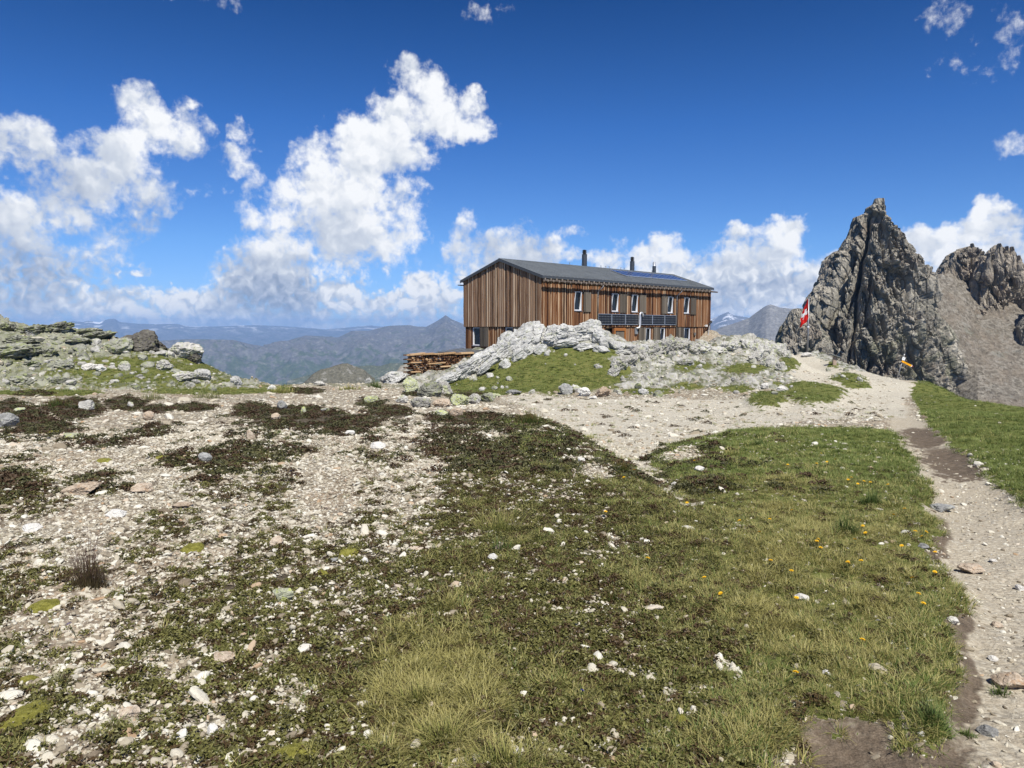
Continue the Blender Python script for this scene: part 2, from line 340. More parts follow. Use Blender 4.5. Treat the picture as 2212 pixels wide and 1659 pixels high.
# ---------------------------------------------------------------- what grows or lies where
def ell(px, py, L, soft=0.5):
    """largest of 1 - squared distance to a list of ellipses (x, y, rx, ry[, strength])"""
    out = np.full(np.shape(px), -1.0)
    for e in L:
        k = e[4] if len(e) > 4 else 1.0
        d = ((px - e[0]) / e[2])**2 + ((py - e[1]) / e[3])**2
        out = np.maximum(out, k * (1 - d))
    return np.clip(out, -1, 1)
def pip(px, py, poly):
    inside = np.zeros(np.shape(px), bool); n = len(poly)
    for i in range(n):
        x0, y0 = poly[i]; x1, y1 = poly[(i + 1) % n]
        if y0 == y1: continue
        c = ((y0 > py) != (y1 > py)) & (px < (x1 - x0) * (py - y0) / (y1 - y0) + x0)
        inside ^= c
    return inside
COVER = [ # photo x, y, dwarf shrub, grass, dryness
 (0,850,.3,.15,.4),(300,870,.3,.1,.4),(300,1000,.12,0,.4),(0,1020,.3,0,.4),(150,1060,.15,0,.4),(400,1100,.12,0,.3),(700,1050,.12,0,.3),(900,1000,.2,0,.3),(850,1130,.28,0,.3),(200,1250,.1,.02,.5),(100,1400,.28,.05,.5),(400,1300,.42,.03,.4),(600,1200,.40,.03,.3),
 (0,1600,.42,.08,.4),(300,1550,.52,.06,.4),(550,1450,.55,.03,.3),(800,1300,.62,.06,.3),(980,1200,.72,.15,.4),(1000,950,.4,.05,.3),(1100,1000,.62,.1,.3),(1200,950,.6,.3,.3),(1150,895,.5,.5,.3),(1300,1050,.6,.3,.3),(1400,1120,.7,.35,.3),
 (1100,1300,.9,.12,.4),(700,1600,.62,.1,.5),(850,1480,.62,.3,.8),(1000,1600,.45,.6,.9),(1300,1400,.88,.15,.5),(1400,1250,.7,.4,.5),(1500,1180,.5,.6,.6),(1600,1000,.15,.85,.3),(1800,950,0,1,.1),(1900,1000,0,1,.15),(1700,1150,.15,.85,.55),(1900,1250,.05,.95,.85),(1700,1250,.1,.9,.85),
 (1700,1400,.3,.8,.6),(1900,1450,.1,.95,.5),(2000,1500,0,1,.3),(1500,1500,.65,.45,.5),(1600,1620,.5,.45,.4),(1650,1300,.2,.9,.8),(2100,930,0,1,.1),(2212,1000,0,1,.05),(1480,970,.3,.5,.3),(2400,1000,0,1,.1),(1300,1600,.7,.35,.6),(1200,1150,.8,.2,.3),(600,900,.35,.05,.3),(950,890,.35,.08,.3)]
_cv = np.array(COVER, float)
SHRUB_P = [(160,882,80,30),(60,905,50,34),(24,880,40,22),(100,925,70,24),(225,955,75,20),(270,872,60,20),(330,930,40,18),(408,990,62,22),(530,980,78,26),(480,1012,44,18),(40,1055,85,34),(70,1095,70,24),(222,1030,28,12),(235,1060,20,12),(440,1045,34,13),(595,1052,44,12),(470,1070,30,18),(545,888,50,24),(640,902,120,30),(735,918,84,26),(800,870,40,12),(840,890,60,16),(655,972,28,13),(660,845,50,8),(420,880,60,12),(340,885,40,12),(1000,905,90,14),(960,960,60,30),(1040,985,60,30),(340,1125,48,18),(400,1140,44,18),(190,1245,70,22),(1330,880,60,5),(1400,892,60,5),(1500,884,40,5),(1010,855,60,12),(900,850,40,8),(70,850,60,8)]
GRAVEL_J = [(1085,858),(1120,874),(1190,905),(1260,945),(1330,985),(1400,1030),(1440,1060),(1500,1110),(1510,1100),(1450,1025),(1395,985),(1430,965),(1480,948),(1600,925),(1750,905),(1925,896),(1952,900),(1960,868),(1975,830),(1910,812),(1870,803),(1820,795),(1742,764),(1700,770),(1680,790),(1720,820),(1700,850),(1600,860),(1500,862),(1400,858),(1250,862),(1150,852)]
PATH = [(1940,815),(1925,850),(1915,899),(1928,919),(1958,959),(1994,1025),(2019,1095),(2029,1135),(2049,1201),(2074,1277),(2049,1302),(2039,1327),(2044,1428),(2049,1529),(2029,1579),(1948,1549),(1837,1544),(1706,1579),(1696,1680),(2400,1700),(3400,1500),(2700,1230),(2400,1150),(2212,1085),(2175,1050),(2130,1020),(2079,974),(2019,924),(1973,894),(1961,868),(1973,833),(1985,824)]
DIRT = [(2000,945,46,24,1.6),(2040,985,60,28,1.6),(1985,930,48,12,1.3),(2085,1012,74,20,1.5),(2040,1190,24,80,1.2),(2065,1350,34,80,1.3),(2066,1480,44,100,1.3),(1830,1650,230,115,2.6),(2000,1610,120,70,2.0),(2110,1560,60,70,.55),(2040,1130,14,60,.7),(1720,1660,60,50,.8),(1290,1285,40,16,.4)]
GRASS_FAR = [(1200,805,190,50),(1060,835,130,22),(1260,758,100,18),(1400,845,70,8),(1655,868,42,15,1),(1760,858,66,22,1.05),(1735,850,50,20,1),(1830,822,36,12,.9),(1850,838,30,9,.8),(1800,790,16,8,.6),(1700,790,26,16,.8),(1610,795,70,14,.55),(1500,790,60,14,.5),(1590,840,50,10,.45),(1480,833,50,8,.5),(1680,830,20,10,.6)]
BARE = [(1480,985,60,18,.8),(1290,1018,60,22,.8),(1250,990,50,14,.7),(1640,962,40,12,.7),(1080,940,36,14,.6),(1100,1100,20,8,.6),(1600,1155,70,10,.55),(1900,1300,60,12,.6),(1790,1300,50,12,.5),(1560,950,40,10,.6),(800,1560,60,50,.6),(650,1500,70,40,.6),(1180,930,50,10,.5)]
def zones(x, y):
    x = np.asarray(x, float); y = np.asarray(y, float)
    z = gz(x, y); yy = np.maximum(y, 0.35)
    px, py = to_px(x, yy, z)
    m = lambda a, b: a * (1 - 0) + b
    n1 = fbm2(x * .9, y * .9, 4, seed=51); n2 = fbm2(x * 4.0, y * 4.0, 4, seed=61, gain=.6); n4 = fbm2(x * 13, y * 13, 3, seed=71, gain=.6)
    dist = np.hypot(x, y)
    far = sstep(16, 22, dist)
    # ragged outlines: shift the lookup by noise that is a fixed length on the ground
    wob = 0.22 + 0.02 * dist
    pxs, pys = to_px(x + wob * (n2 * 0.9 + n4 * .8), np.maximum(yy + wob * 1.3 * (n1 + n2 + n4 * .8), .3), z)
    q = np.log(np.clip(py - 640, 20, 3000)) * 260
    cq = np.log(_cv[:, 1] - 640) * 260
    shp = px.shape; pxf = px.ravel(); qf = q.ravel(); acc = np.zeros((3, pxf.size)); ws = np.zeros(pxf.size)
    for i in range(len(_cv)):
        w = 1.0 / (((pxf - _cv[i, 0]) / 1.0)**2 + (qf - cq[i])**2 + 1200.0)**1.5; ws += w
        for k in range(3): acc[k] += w * _cv[i, 2 + k]
    shrub, grass, dry = [(a / ws).reshape(shp) for a in acc]
    sp = ell(pxs, pys, SHRUB_P)
    wts = np.clip(1 - far, 0, 1)
    shrub = np.where(py < 1150, shrub + 0.75 * sstep(0.0, .5, sp), shrub + .5 * sstep(0, .5, sp))
    bare = ell(pxs, pys, BARE)
    gj = pip(pxs, pys, GRAVEL_J); pt = pip(pxs, pys, PATH); dirt = ell(pxs, pys, DIRT)
    right = (px > 1950) & (py > 820) & ~pt & (px > 1948 + (py - 823) * .62)
    grass = np.where(right, 1.0, grass)
    shrub = np.where((px < 950) & (py < 1160), shrub - .10, shrub)
    shrub = shrub - np.clip(bare, 0, 1) * .8; grass = grass - np.clip(bare, 0, 1) * .8
    shrub = np.where(shrub < .97, shrub + (n2 * .75 + n1 * .40 + n4 * .75) * np.clip(4 * shrub, 0, 1), shrub)
    grass = grass + (n2 * .55 + n1 * .45 + n4 * .35) * np.clip(4 * grass * (1.15 - grass), 0, 1)
    # beyond about twenty metres: knoll, left hill, right outcrop
    gf = ell(pxs, pys, GRASS_FAR) + n2 * .25 + n1 * .2
    lh = (px < 640) & (py < 838)
    gf = np.where(lh, 0.34 + n2 * 1.1 + n1 * .5 - .4 * sstep(790, 700, py + 0 * px) + .3 * ell(px, py, [(330,800,200,30)]), gf)
    nearrow = ell(px, py, [(100,848,140,9),(450,845,160,9),(600,842,60,8)])
    gf = np.maximum(gf, nearrow * .8 + n2 * .6)
    grass = grass * wts + gf * far; shrub = shrub * wts + far * np.clip(ell(px, py, SHRUB_P) + n2 * .5, -1, 1)
    grass = np.where(right, .8 + n2 * .3, grass); shrub = np.where(right, -1, shrub)
    grass = np.where(gj | pt | (dirt > .75), -1, grass); shrub = np.where(gj | pt | (dirt > .75), -1, shrub)
    grass = np.where(gj & far.astype(bool), np.maximum(grass, ell(pxs, pys, GRASS_FAR) + .15), grass)
    stray = n1 * .6 + n2 * .9 + n4 * .9; grass = np.where(gj & (stray > .50) & (dist < 34), .35, grass); shrub = np.where(gj & (stray < -.56) & (dist < 34), .55, shrub)
    rocky = sstep(845, 832, py) * (1 - gj) * (1 - pt) * np.where(px < 1950, 1, 0)
    rocky = np.where((px > 560) & (px < 880), rocky * .4, rocky)
    rocky = rocky * (1 - .75 * sstep(-.05, .35, gf))
    path_in = pt * 1.0
    return dict(shrub=shrub, grass=grass, dry=dry, dirt=np.clip(dirt * 1.1 + n2 * .6 + n1 * .4 + n4 * .7, -1, 1) * (pt | (dirt > .55)), path=path_in, junction=gj * 1.0, rocky=rocky, px=px, py=py, n2=n2, n1=n1, z=z, dist=dist)
def crag(x, y, k):
    """broken ledges on the rocky slopes"""
    a = math.radians(35); u = x * math.cos(a) + y * math.sin(a); v = -x * math.sin(a) + y * math.cos(a)
    f1, f2, c = voro3(u * .9, v * 1.5, 0 * x + .5, 5); g1, g2, c2 = voro3(u * 2.6, v * 4.0, 0 * x + .5, 6)
    return k * .62 * ((c - .62) * .62 + (c2 - .5) * .26 - .22 * np.exp(-(f2 - f1) * 9) - .10 * np.exp(-(g2 - g1) * 8) + .16 * fbm2(x * 1.2, y * 1.2, 4, seed=81, ridged=True))
# ---------------------------------------------------------------- one ground sheet from underfoot to the horizon
def far_z(x, y):
    """slopes down from the summit ridge to the wide valley"""
    r = np.hypot(x, y)
    base = np.interp(r, [0, 120, 300, 700, 1500, 3000, 6000, 90000], [-20, -62, -170, -420, -760, -960, -1040, -1060])
    return base + np.clip(r / 4000, 0.02, 1) * 170 * fbm2(x / 2600, y / 2600, 6, seed=91) * sstep(90, 900, r)
def build_ground():
    fa = np.concatenate([np.linspace(-180, -58, 45, endpoint=False), np.linspace(-58, 58, 1150), np.linspace(58, 180, 46)[1:-1]])
    r1 = np.exp(np.linspace(math.log(.5), math.log(72), 900)); r2 = np.exp(np.linspace(math.log(73), math.log(32000), 150))
    rr = np.concatenate([r1, r2]); A, RR = np.meshgrid(np.radians(fa), rr)
    X, Y = RR * np.sin(A), RR * np.cos(A)
    Z = np.empty_like(X)
    behind = np.where(Y < 0, 1, 0)
    near = RR < 75
    z0 = np.empty_like(X); z0[near] = gz(X[near], np.maximum(Y[near], -19)); z0[~near] = H0(X[~near & True], np.clip(Y[~near], -20, 220))
    flatside = plane_z(np.maximum(Y, 0)) - .02 * np.maximum(np.abs(X) - 40, 0) - .02 * np.maximum(-Y, 0)
    side = sstep(58, 78, np.abs(np.degrees(A))); z0 = z0 * (1 - side) + flatside * side
    t = sstep(85, 180, RR); Z = z0 * (1 - t) + far_z(X, Y) * t
    zn = {}
    inner = (RR < 72) & (np.abs(np.degrees(A)) < 70)
    zz = zones(X[inner], Y[inner])
    for k in ('shrub', 'grass', 'dry', 'dirt', 'path', 'junction', 'rocky'):
        a = np.zeros_like(X); a[inner] = zz[k]; zn[k] = a
    hutm = np.zeros_like(X)
    cu, su = math.cos(HUT_YAW), math.sin(HUT_YAW); dx, dy = X - HUT_O[0], Y - HUT_O[1]; U, V = dx * cu + dy * su, -dx * su + dy * cu
    nearhut = sstep(-3.0, 0.0, np.minimum(np.minimum(U + 5, 27 - U), np.minimum(V + 1.6, 12 - V)))
    Z[inner] += crag(X[inner], Y[inner], zz['rocky'] * sstep(16, 26, zz['dist'])) * (1 - nearhut[inner])
    # low banks: paths lie a hand below the turf
    def blur(a, n=5, k=5):
        for _ in range(k):
            for ax in (0, 1): a = sum(np.roll(a, i, ax) for i in range(-n, n + 1)) / (2 * n + 1)
        return a
    pj = blur(np.clip(zn['path'] + zn['junction'], 0, 1)); turf_ = blur(np.clip(zn['grass'] * 2, 0, 1))
    Z -= .10 * pj * sstep(40, 15, RR) - .03 * turf_ * sstep(40, 15, RR)
    hum = blur(np.where((zn['junction'] > .5) & (zn['grass'] > .1), 1.0, 0.0), 3, 3); Z += .28 * hum * sstep(20, 26, RR)
    V_ = np.stack([X, Y, Z], -1).reshape(-1, 3); F = grid_faces(len(rr), len(fa), wrap=True)
    V_ = np.vstack([V_, [[0, 0, -1.66]]]); c = len(V_) - 1
    at_ = {k: np.concatenate([v.ravel(), [0]]) for k, v in zn.items()}
    o = mesh_np('ground', V_, F, attrs=at_)
    return o

def base_mat(name):
    m = bpy.data.materials.new(name); m.use_nodes = True; N = NT(m.node_tree); b = N.n['Principled BSDF']
    b.inputs['Roughness'].default_value = .85; b.inputs['Specular IOR Level'].default_value = .25
    return m, N, b
def bump(N, b, h, dist, strength=1.0):
    n = N.new('ShaderNodeBump'); n.inputs['Distance'].default_value = dist; n.inputs['Strength'].default_value = strength
    N.l.new(h, n.inputs['Height']); N.l.new(n.outputs[0], b.inputs['Normal']); return n
def mat_ground():
    m, N, b = base_mat('ground_surface')
    g = N.new('ShaderNodeNewGeometry'); P = g.outputs['Position']
    sp = N.new('ShaderNodeSeparateXYZ'); N.l.new(P, sp.inputs[0])
    # gravel
    P2 = N.vmath('MULTIPLY_ADD', N.vmath('SUBTRACT', N.noise(P, 9, 2, color=True), (.5, .5, .5)), (.1, .1, .1), P)
    v1 = N.new('ShaderNodeTexVoronoi'); N.l.new(P2, v1.inputs['Vector']); v1.inputs['Scale'].default_value = 22
    v2 = N.new('ShaderNodeTexVoronoi'); N.l.new(P2, v2.inputs['Vector']); v2.inputs['Scale'].default_value = 7
    sc1 = N.new('ShaderNodeSeparateColor'); N.l.new(v1.outputs['Color'], sc1.inputs[0]); r1 = sc1.outputs[0]
    sc2 = N.new('ShaderNodeSeparateColor'); N.l.new(v2.outputs['Color'], sc2.inputs[0])
    gcol = N.ramp(N.math('MULTIPLY_ADD', sc2.outputs[0], .25, N.math('MULTIPLY', r1, .75)), [(0, (.12, .095, .065)), (.2, (.25, .21, .15)), (.5, (.37, .33, .255)), (.8, (.53, .49, .395)), (1, (.66, .635, .55))])
    warm = N.noise(P, .8, 3); gcol = N.mix(N.smooth(warm, .45, .7, 0, .45), gcol, (.42, .31, .21, 1))
    crack = N.smooth(v1.outputs['Distance'], .35, .62, 0, .6); gcol = N.mix(crack, gcol, (.085, .068, .055, 1))
    # packed path
    pn = N.noise(P, 30, 5, .7); pcol = N.ramp(pn, [(.25, (.23, .19, .14)), (.5, (.40, .352, .27)), (.75, (.54, .50, .41))])
    jn = N.noise(P, 14, 6, .75); jcol = N.ramp(jn, [(.30, (.24, .20, .15)), (.45, (.52, .485, .395)), (.7, (.70, .675, .59))])
    path = N.attr('path'); junc = N.attr('junction'); dirt = N.attr('dirt'); grass = N.attr('grass'); shrub = N.attr('shrub'); rocky = N.attr('rocky'); dry = N.attr('dry')
    pcol = N.mix(N.smooth(r1, .72, .8, 0, .5), pcol, gcol); jcol = N.mix(.35, jcol, gcol)
    col = N.mix(path, gcol, pcol); col = N.mix(junc, col, jcol)
    soil = N.ramp(N.math('MULTIPLY_ADD', N.noise(P, 110, 4, .8), .6, N.math('MULTIPLY', N.noise(P, 9, 5, .7), .4)), [(.36, (.028, .020, .014)), (.5, (.095, .068, .048)), (.60, (.17, .13, .095)), (.70, (.34, .29, .23))])
    col = N.mix(N.smooth(dirt, .0, .95, 0, .88), col, soil)
    # turf under the blades
    gn = N.noise(P, 3.0, 5, .7); gn2 = N.noise(P, 28, 3, .7)
    turf = N.ramp(N.math('MULTIPLY_ADD', gn2, .5, N.math('MULTIPLY', gn, .5)), [(.32, (.048, .056, .018)), (.5, (.115, .135, .036)), (.68, (.23, .215, .08))])
    turf = N.mix(N.math('MULTIPLY', dry, N.smooth(gn, .4, .7)), turf, (.16, .13, .05, 1))
    col = N.mix(N.smooth(grass, .05, .28), col, turf)
    heath = N.ramp(N.noise(P, 40, 4, .75), [(.3, (.020, .017, .011)), (.5, (.06, .048, .032)), (.68, (.16, .125, .09)), (.8, (.42, .38, .32))])
    col = N.mix(N.smooth(shrub, .30, .5, 0, .9), col, heath)
    # ledges of pale rock with yellow-green lichen
    rn = N.noise(P, 2.2, 7, .68); rn2 = N.noise(P, 9, 5, .7)
    rock = N.ramp(rn, [(.28, (.10, .095, .085)), (.42, (.25, .24, .22)), (.58, (.43, .42, .395)), (.78, (.58, .57, .55))])
    left = N.smooth(sp.outputs[0], -9, -13)
    rock = N.mix(N.math('MULTIPLY', left, .55), rock, (.20, .21, .13, 1))
    rock = N.mix(N.smooth(rn2, .52, .62, 0, .55), rock, (.34, .36, .17, 1))
    rock = N.mix(N.smooth(N.noise(P, 1.1, 4, .6), .55, .7, 0, .6), rock, (.10, .11, .045, 1))
    up = N.new('ShaderNodeSeparateXYZ'); N.l.new(g.outputs['Normal'], up.inputs[0])
    rock = N.mix(N.math('MULTIPLY', N.smooth(up.outputs[2], .80, .96), N.smooth(N.noise(P, 1.7, 4, .6), .42, .58, 0, .75)), rock, (.075, .085, .03, 1))
    col = N.mix(N.smooth(rocky, .25, .5), col, rock)
    # the valley far below: meadows, forest, fields
    fn = N.noise(N.vmath('MULTIPLY', P, (.001, .001, .001)), 1.3, 8, .62); fn2 = N.noise(N.vmath('MULTIPLY', P, (.001, .001, .001)), 7, 5, .65)
    val = N.ramp(N.math('MULTIPLY_ADD', fn2, .4, N.math('MULTIPLY', fn, .6)), [(.40, (.015, .03, .022)), (.485, (.03, .05, .025)), (.50, (.09, .12, .05)), (.60, (.13, .15, .075)), (.72, (.22, .22, .14))])
    col = N.mix(N.smooth(sp.outputs[2], -60, -120), col, val)
    N.l.new(col, b.inputs['Base Color'])
    hb = N.math('ADD', N.math('MULTIPLY', v1.outputs['Distance'], -.5), N.math('MULTIPLY', N.noise(P, 60, 4, .7), .5))
    bump(N, b, hb, .03, .8)
    b.inputs['Roughness'].default_value = .95; b.inputs['Specular IOR Level'].default_value = .1
    return m
ground = build_ground(); ground.data.materials.append(mat_ground()); ground['kind'] = 'structure'
_co = np.empty(len(ground.data.vertices) * 3, np.float32); ground.data.vertices.foreach_get('co', _co); _co = _co.reshape(-1, 3)
_na = 45 + 1150 + 44; _nr = 900 + 150
_GZ = _co[:_na * _nr, 2].reshape(_nr, _na)
def zg(x, y):
    """height of the finished ground sheet"""
    x = np.asarray(x, float); y = np.asarray(y, float)
    r = np.hypot(x, y); a = np.degrees(np.arctan2(x, y)); i = np.clip((np.log(r) - math.log(.5)) / (math.log(72) - math.log(.5)) * 899, 0, 898.999); j = np.clip(45 + (a + 58) / 116 * 1149, 0, _na - 1.001)
    i0, j0 = i.astype(int), j.astype(int); fi, fj = i - i0, j - j0
    return (_GZ[i0, j0] * (1 - fi) + _GZ[i0 + 1, j0] * fi) * (1 - fj) + (_GZ[i0, j0 + 1] * (1 - fi) + _GZ[i0 + 1, j0 + 1] * fi) * fj
# ---------------------------------------------------------------- far mountains
def mat_range(name, rock, green, snow=0.0, zl=None, green_amt=.5, forest=(.012, .022, .016), scale=1.0):
    m, N, b = base_mat(name)
    g = N.new('ShaderNodeNewGeometry'); P = N.vmath('MULTIPLY', g.outputs['Position'], (.001, .001, .001))
    sp = N.new('ShaderNodeSeparateXYZ'); N.l.new(g.outputs['Position'], sp.inputs[0]); nz = N.new('ShaderNodeSeparateXYZ'); N.l.new(g.outputs['Normal'], nz.inputs[0])
    n1 = N.noise(P, 1.4 * scale, 8, .62); n2 = N.noise(P, 6 * scale, 6, .65); n3 = N.noise(P, 30 * scale, 4, .7)
    rk = N.ramp(n3, [(.3, [c * .5 for c in rock]), (.55, rock), (.75, [min(1, c * 1.6) for c in rock])])
    z0, z1 = zl
    t = N.math('ADD', N.lin(sp.outputs[2], z0, z1, 1.0, 0.0), N.math('MULTIPLY', N.math('SUBTRACT', n2, .5), 2.2))
    gr = N.ramp(n3, [(.3, [c * .6 for c in green]), (.6, green), (.8, [c * 1.5 for c in green])])
    col = N.mix(N.smooth(t, .35, .62, 0, green_amt), rk, gr)
    fo = N.math('ADD', N.lin(sp.outputs[2], z0 - (z1 - z0) * .9, z0 + (z1 - z0) * .25, .75, -.4), N.math('MULTIPLY', N.math('SUBTRACT', n1, .5), 3.4))
    col = N.mix(N.smooth(fo, .35, .5), col, (*forest, 1))
    scree = N.math('MULTIPLY', N.smooth(N.noise(P, 11 * scale, 5, .7), .55, .63), N.lin(sp.outputs[2], z0, z1, 0, 1))
    col = N.mix(N.math('MULTIPLY', scree, .45, clamp=True), col, (.34, .33, .31, 1))
    if snow:
        sn = N.math('MULTIPLY', N.smooth(N.noise(P, 5 * scale, 5, .6), .58 - snow * .1, .62), N.smooth(sp.outputs[2], z0 + (z1 - z0) * .55, z0 + (z1 - z0) * .8))
        col = N.mix(sn, col, (.85, .87, .9, 1))
    N.l.new(col, b.inputs['Base Color']); b.inputs['Specular IOR Level'].default_value = 0
    return m
def mountain_range(name, crest, D, wf, wb, base, amp, mat, seed, noise_l=900., jag=1.0, n=700, rows=150):
    xs = np.array([c[0] for c in crest], float); ys = np.array([c[1] for c in crest], float)
    px = np.linspace(xs[0], xs[-1], n); py = np.interp(px, xs, ys)
    rx = np.array([ray(a, b) for a, b in zip(px, py)]); azs = np.arctan2(rx[:, 0], 1.0); hz = rx[:, 2] / np.hypot(rx[:, 0], 1.0)
    tt = np.concatenate([-np.linspace(1, 0, rows, endpoint=False)**1.25, np.linspace(0, 1, rows // 4)])
    rr = np.where(tt < 0, D + tt * wf, D + tt * wb)
    A, RR = np.meshgrid(azs, rr); T = np.repeat(tt[:, None], n, 1)
    X, Y = RR * np.sin(A), RR * np.cos(A)
    crz = (hz * D)[None, :] + 0 * RR
    f = np.where(T < 0, (1 + T)**1.25, (1 - T)**1.4)
    nn = fbm2(X / noise_l, Y / noise_l, 7, .55, seed=seed, ridged=True); n2 = fbm2(X / (noise_l * 2.6), Y / (noise_l * 2.6), 4, seed=seed + 9)
    edge = np.clip(np.abs(T) * 5, .13 * jag, 1)
    Z = base + (crz - base) * f + amp * edge * (nn * .6 + n2 * .8) * np.clip(f * 2, 0, 1)
    # a ridge never stands above its skyline from the hut's shoulder
    lim = crz * (RR / D) + amp * .10 * jag * (nn + .2)
    Z = np.where(RR < D * 1.001, np.minimum(Z, lim), Z)
    side = np.clip(np.minimum(px - px[0], px[-1] - px) / 60, 0, 1)[None, :]; Z = base - 200 + (Z - base + 200) * (side**.5 if side.min() < 1 else 1)
    o = mesh_np(name, np.stack([X, Y, Z], -1).reshape(-1, 3), grid_faces(len(rr), n), mat); o['kind'] = 'structure'
    return o
mr1 = mat_range('alpine_slopes', (.13, .125, .12), (.075, .095, .042), 0.0, (-900, 150), .9)
mountain_range('mountain_range', [(-900,700),(-300,742),(0,738),(300,742),(428,737),(505,739),(549,749),(571,748),(611,740),(660,725),(697,726),(727,731),(759,716),(797,716),(829,708),(860,705),(883,704),(900,707),(920,708),(935,700),(950,692),(963,683),(972,690),(982,695),(1002,703),(1040,712),(1100,705),(1200,712),(1330,705),(1480,730)], 11500, 7400, 3500, -1040, 430, mr1, 5, 1150, jag=.6)
mr2 = mat_range('distant_rock', (.14, .14, .15), (.07, .08, .06), 0.35, (-1200, 600), .5, scale=.5)
mountain_range('mountain_range', [(-1200,690),(-600,700),(-200,705),(0,700),(120,708),(153,695),(180,697),(191,694),(215,698),(232,691),(248,690),(258,697),(290,700),(327,702),(382,701),(410,707),(480,706),(549,703),(610,705),(700,712),(800,704),(900,712),(1060,705),(1200,712)], 24000, 9000, 4500, -1300, 330, mr2, 15, 3000, jag=.7, n=500, rows=90)
mr3 = mat_range('grey_scree_slopes', (.19, .19, .19), (.07, .08, .045), 0.0, (-500, 60), .8, scale=2.0)
mountain_range('mountain', [(1380,800),(1440,752),(1500,730),(1531,719),(1560,708),(1590,699),(1618,688),(1634,676),(1646,667),(1656,661),(1665,659),(1676,663),(1687,666),(1702,667),(1718,668),(1760,672),(1850,690),(1950,660),(2060,690),(2300,700)], 5200, 3000, 1500, -900, 150, mr3, 25, 520, jag=.9, n=600)
mr4 = mat_range('snowy_rock', (.15, .15, .16), (.06, .07, .05), 0.7, (-700, 350), .4, scale=.8)
mountain_range('mountain_range', [(1200,730),(1400,700),(1480,694),(1531,692),(1552,684),(1572,675),(1586,682),(1600,684),(1640,690),(1700,690),(1900,690),(2400,700)], 15000, 6000, 3000, -1000, 230, mr4, 35, 1400, jag=1.0, n=400, rows=80)
mr5 = mat_range('wooded_hills', (.10, .11, .07), (.055, .085, .03), 0, (-900, -300), 1.0, scale=2.0)
mountain_range('hills', [(560,840),(650,815),(720,800),(764,793),(800,790),(821,792),(841,786),(883,785),(930,788),(1000,790),(1200,800)], 4600, 2600, 1500, -1020, 90, mr5, 45, 700, jag=.6, n=400, rows=80)
mr6 = mat_range('grassy_shoulder', (.13, .125, .10), (.06, .065, .025), 0, (-130, -60), .85, scale=12.0, forest=(.03, .035, .018))
mountain_range('hill', [(560,900),(630,845),(655,829),(677,807),(692,799),(710,796),(725,791),(740,786),(750,785),(759,789),(787,800),(806,817),(821,829),(870,870)], 900, 420, 200, -300, 26, mr6, 55, 80, jag=.8, n=300, rows=90)

# ---------------------------------------------------------------- the rock needle and the towers beside it
def mat_cliff(name, dark, light, moss=.35, warm=.3):
    m, N, b = base_mat(name)
    g = N.new('ShaderNodeNewGeometry'); P = g.outputs['Position']
    Ps = N.vmath('MULTIPLY', P, (1, 1, .35))
    n1 = N.noise(Ps, .10, 8, .65); n2 = N.noise(Ps, .5, 6, .7); n0 = N.noise(P, .03, 4, .6)
    t = N.math('MULTIPLY_ADD', n2, .5, N.math('MULTIPLY', n1, .5))
    mid = [(a + c) / 2 for a, c in zip(dark, light)]
    col = N.ramp(t, [(.32, dark), (.46, mid), (.55, light), (.70, [min(1, c * 1.45) for c in light])])
    col = N.mix(N.smooth(N.noise(P, .07, 5, .6), .52, .66, 0, warm), col, (.24, .17, .12, 1))
    sp = N.new('ShaderNodeSeparateXYZ'); N.l.new(P, sp.inputs[0])
    ms = N.math('MULTIPLY', N.smooth(N.noise(P, .08, 6, .65), .48, .62), N.smooth(sp.outputs[2], 25, -14, 0, moss))
    col = N.mix(ms, col, (.115, .13, .06, 1))
    vn = N.new('ShaderNodeTexVoronoi'); vn.feature = 'DISTANCE_TO_EDGE'; N.l.new(N.vmath('MULTIPLY_ADD', N.noise(P, .15, 4, color=True), (3.5, 3.5, 3.5), Ps), vn.inputs['Vector']); vn.inputs['Scale'].default_value = .16
    col = N.mix(N.smooth(vn.outputs['Distance'], .05, .0, 0, .55), col, [c * .35 for c in dark])
    N.l.new(col, b.inputs['Base Color']); b.inputs['Specular IOR Level'].default_value = .12
    hb = N.math('ADD', N.math('MULTIPLY', n2, 1.0), N.math('MULTIPLY', N.smooth(vn.outputs['Distance'], 0, .12), .5))
    bump(N, b, hb, 2.2, .9)
    return m
